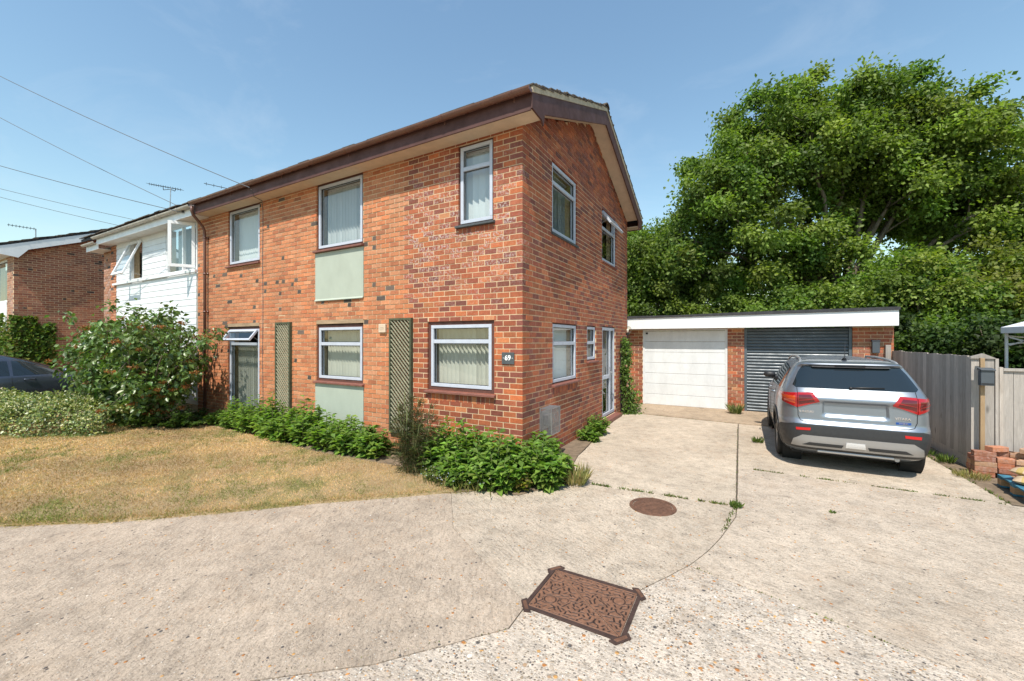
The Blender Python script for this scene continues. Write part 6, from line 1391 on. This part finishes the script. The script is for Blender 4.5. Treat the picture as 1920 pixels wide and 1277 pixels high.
# dry lawn blades
def lawn_blades():
    global rng; rng = np.random.default_rng(111); poly = LAWN_EDGE[2:-1] + [(-.38, -1.14)] + BED[::-1] + [(-12.5, -9.9)]; P_ = np.array(poly); N = 560000
    x = rng.uniform(-12, -.4, N); y = rng.uniform(-6.5, -.7, N)
    # thin out with distance so that density follows what the lens resolves
    d = np.hypot(x - 2.76, y + 5.22); keep = rng.random(N) < np.clip((5.0 / d) ** 1.1, .18, 1); x, y = x[keep], y[keep]
    ins = np.zeros(len(x), bool); j = len(P_) - 1
    for i in range(len(P_)):
        xi, yi, xj, yj = *P_[i], *P_[j]; c = ((yi > y) != (yj > y)) & (x < (xj - xi) * (y - yi) / (yj - yi + 1e-12) + xi); ins ^= c; j = i
    x, y = x[ins], y[ins]; n = len(x); d = np.hypot(x - 2.76, y + 5.22)
    patch = np.sin(x * 2.1 + np.sin(y * 1.7) * 1.4) * np.cos(y * 2.6 + np.sin(x * 1.1)) + .6 * np.sin(x * 5.3 + y * 4.1) * np.sin(y * 6.7 - x * 2.2) + .5 * np.sin(x * 11.3 + 2 * np.sin(y * 7)) * np.sin(y * 13.1 + x * 3) + rng.normal(0, .5, n)
    # the strip along the concrete stays greener
    e = np.array(LAWN_EDGE[2:]); dist = np.full(n, 9.)
    for a, b in zip(e[:-1], e[1:]):
        ab = b - a; t = np.clip(((x - a[0]) * ab[0] + (y - a[1]) * ab[1]) / (ab @ ab), 0, 1); dist = np.minimum(dist, np.hypot(x - a[0] - t * ab[0], y - a[1] - t * ab[1]))
    green = (patch + np.where(dist < 1.0, .8 * (1 - dist) * (x < -1.2), 0)) > .95
    straw = palette(n, [(.54, .365, .19), (.47, .305, .15), (.60, .43, .25), (.39, .24, .115)], [.34, .3, .22, .14], .15); gr = palette(n, [(.20, .225, .06), (.28, .275, .095), (.15, .18, .045)], None, .15); tone = 1 + .30 * np.sin(x * 1.3 + 1.7 * np.sin(y * .9)) * np.sin(y * 1.9 + np.sin(x * .7)) + .16 * np.sin(x * 4.7 + y * 3.3) * np.sin(y * 5.9 - x * 1.1) - .25 * (rng.random(n) < .12); straw = straw * np.clip(tone * 1.1, .6, 1.4)[:, None]; col = np.where(green[:, None], gr, straw)
    sc = np.clip(d / 5, 1, 2.4); L = rng.uniform(.012, .036, n) * np.where(green, 1.25, 1.) * np.where(dist < .12, 1.7, 1.); tip = unit(rdir(n) * .9 + np.array([0, 0, .55])); tip[:, 2] = np.abs(tip[:, 2]) * .8 + .12; tip = unit(tip)
    pos = np.stack([x, y, np.full(n, .008)], 1); side = unit(np.cross(tip, rdir(n))); W = (.0022 * sc)[:, None]
    v = np.stack([pos - side * W, pos + side * W, pos + tip * (L * np.clip(sc, 1, 1.5))[:, None]], 1).reshape(-1, 3); f = np.arange(n * 3).reshape(-1, 3)
    # longer ragged blades hanging over the concrete edge
    m = 5200; sl = np.hypot(*np.diff(e, axis=0).T); cu = np.r_[0, np.cumsum(sl)]; q = rng.random(m) ** .7 * cu[-1]; q = cu[-1] - q; ex = np.interp(q, cu, e[:, 0]) + rng.normal(.0, .028, m); ey = np.interp(q, cu, e[:, 1]) + rng.normal(.0, .028, m) + .01
    et = unit(rdir(m) * .8 + np.array([.35, -.5, .5])); et[:, 2] = np.abs(et[:, 2]); es = unit(np.cross(et, rdir(m))) * .0026; ep = np.stack([ex, ey, np.full(m, .004)], 1); el = rng.uniform(.02, .065, m)[:, None] * (1 + .8 * np.sin(q * 5)[:, None] ** 2)
    v = np.concatenate([v, np.stack([ep - es, ep + es, ep + et * el], 1).reshape(-1, 3)]); f = np.arange(len(v)).reshape(-1, 3); ec = palette(m, [(.54, .39, .20), (.45, .31, .14), (.21, .24, .065), (.30, .29, .10)], [.3, .25, .25, .2], .15); col = np.concatenate([col, ec]); n += m
    o = np_mesh('dry_grass', v, f, np.repeat(np.c_[col, np.ones(n)], 3, 0), M['grass']); tag(o, 'short parched grass with greener patches on the front lawn', 'grass', kind='stuff')
lawn_blades()
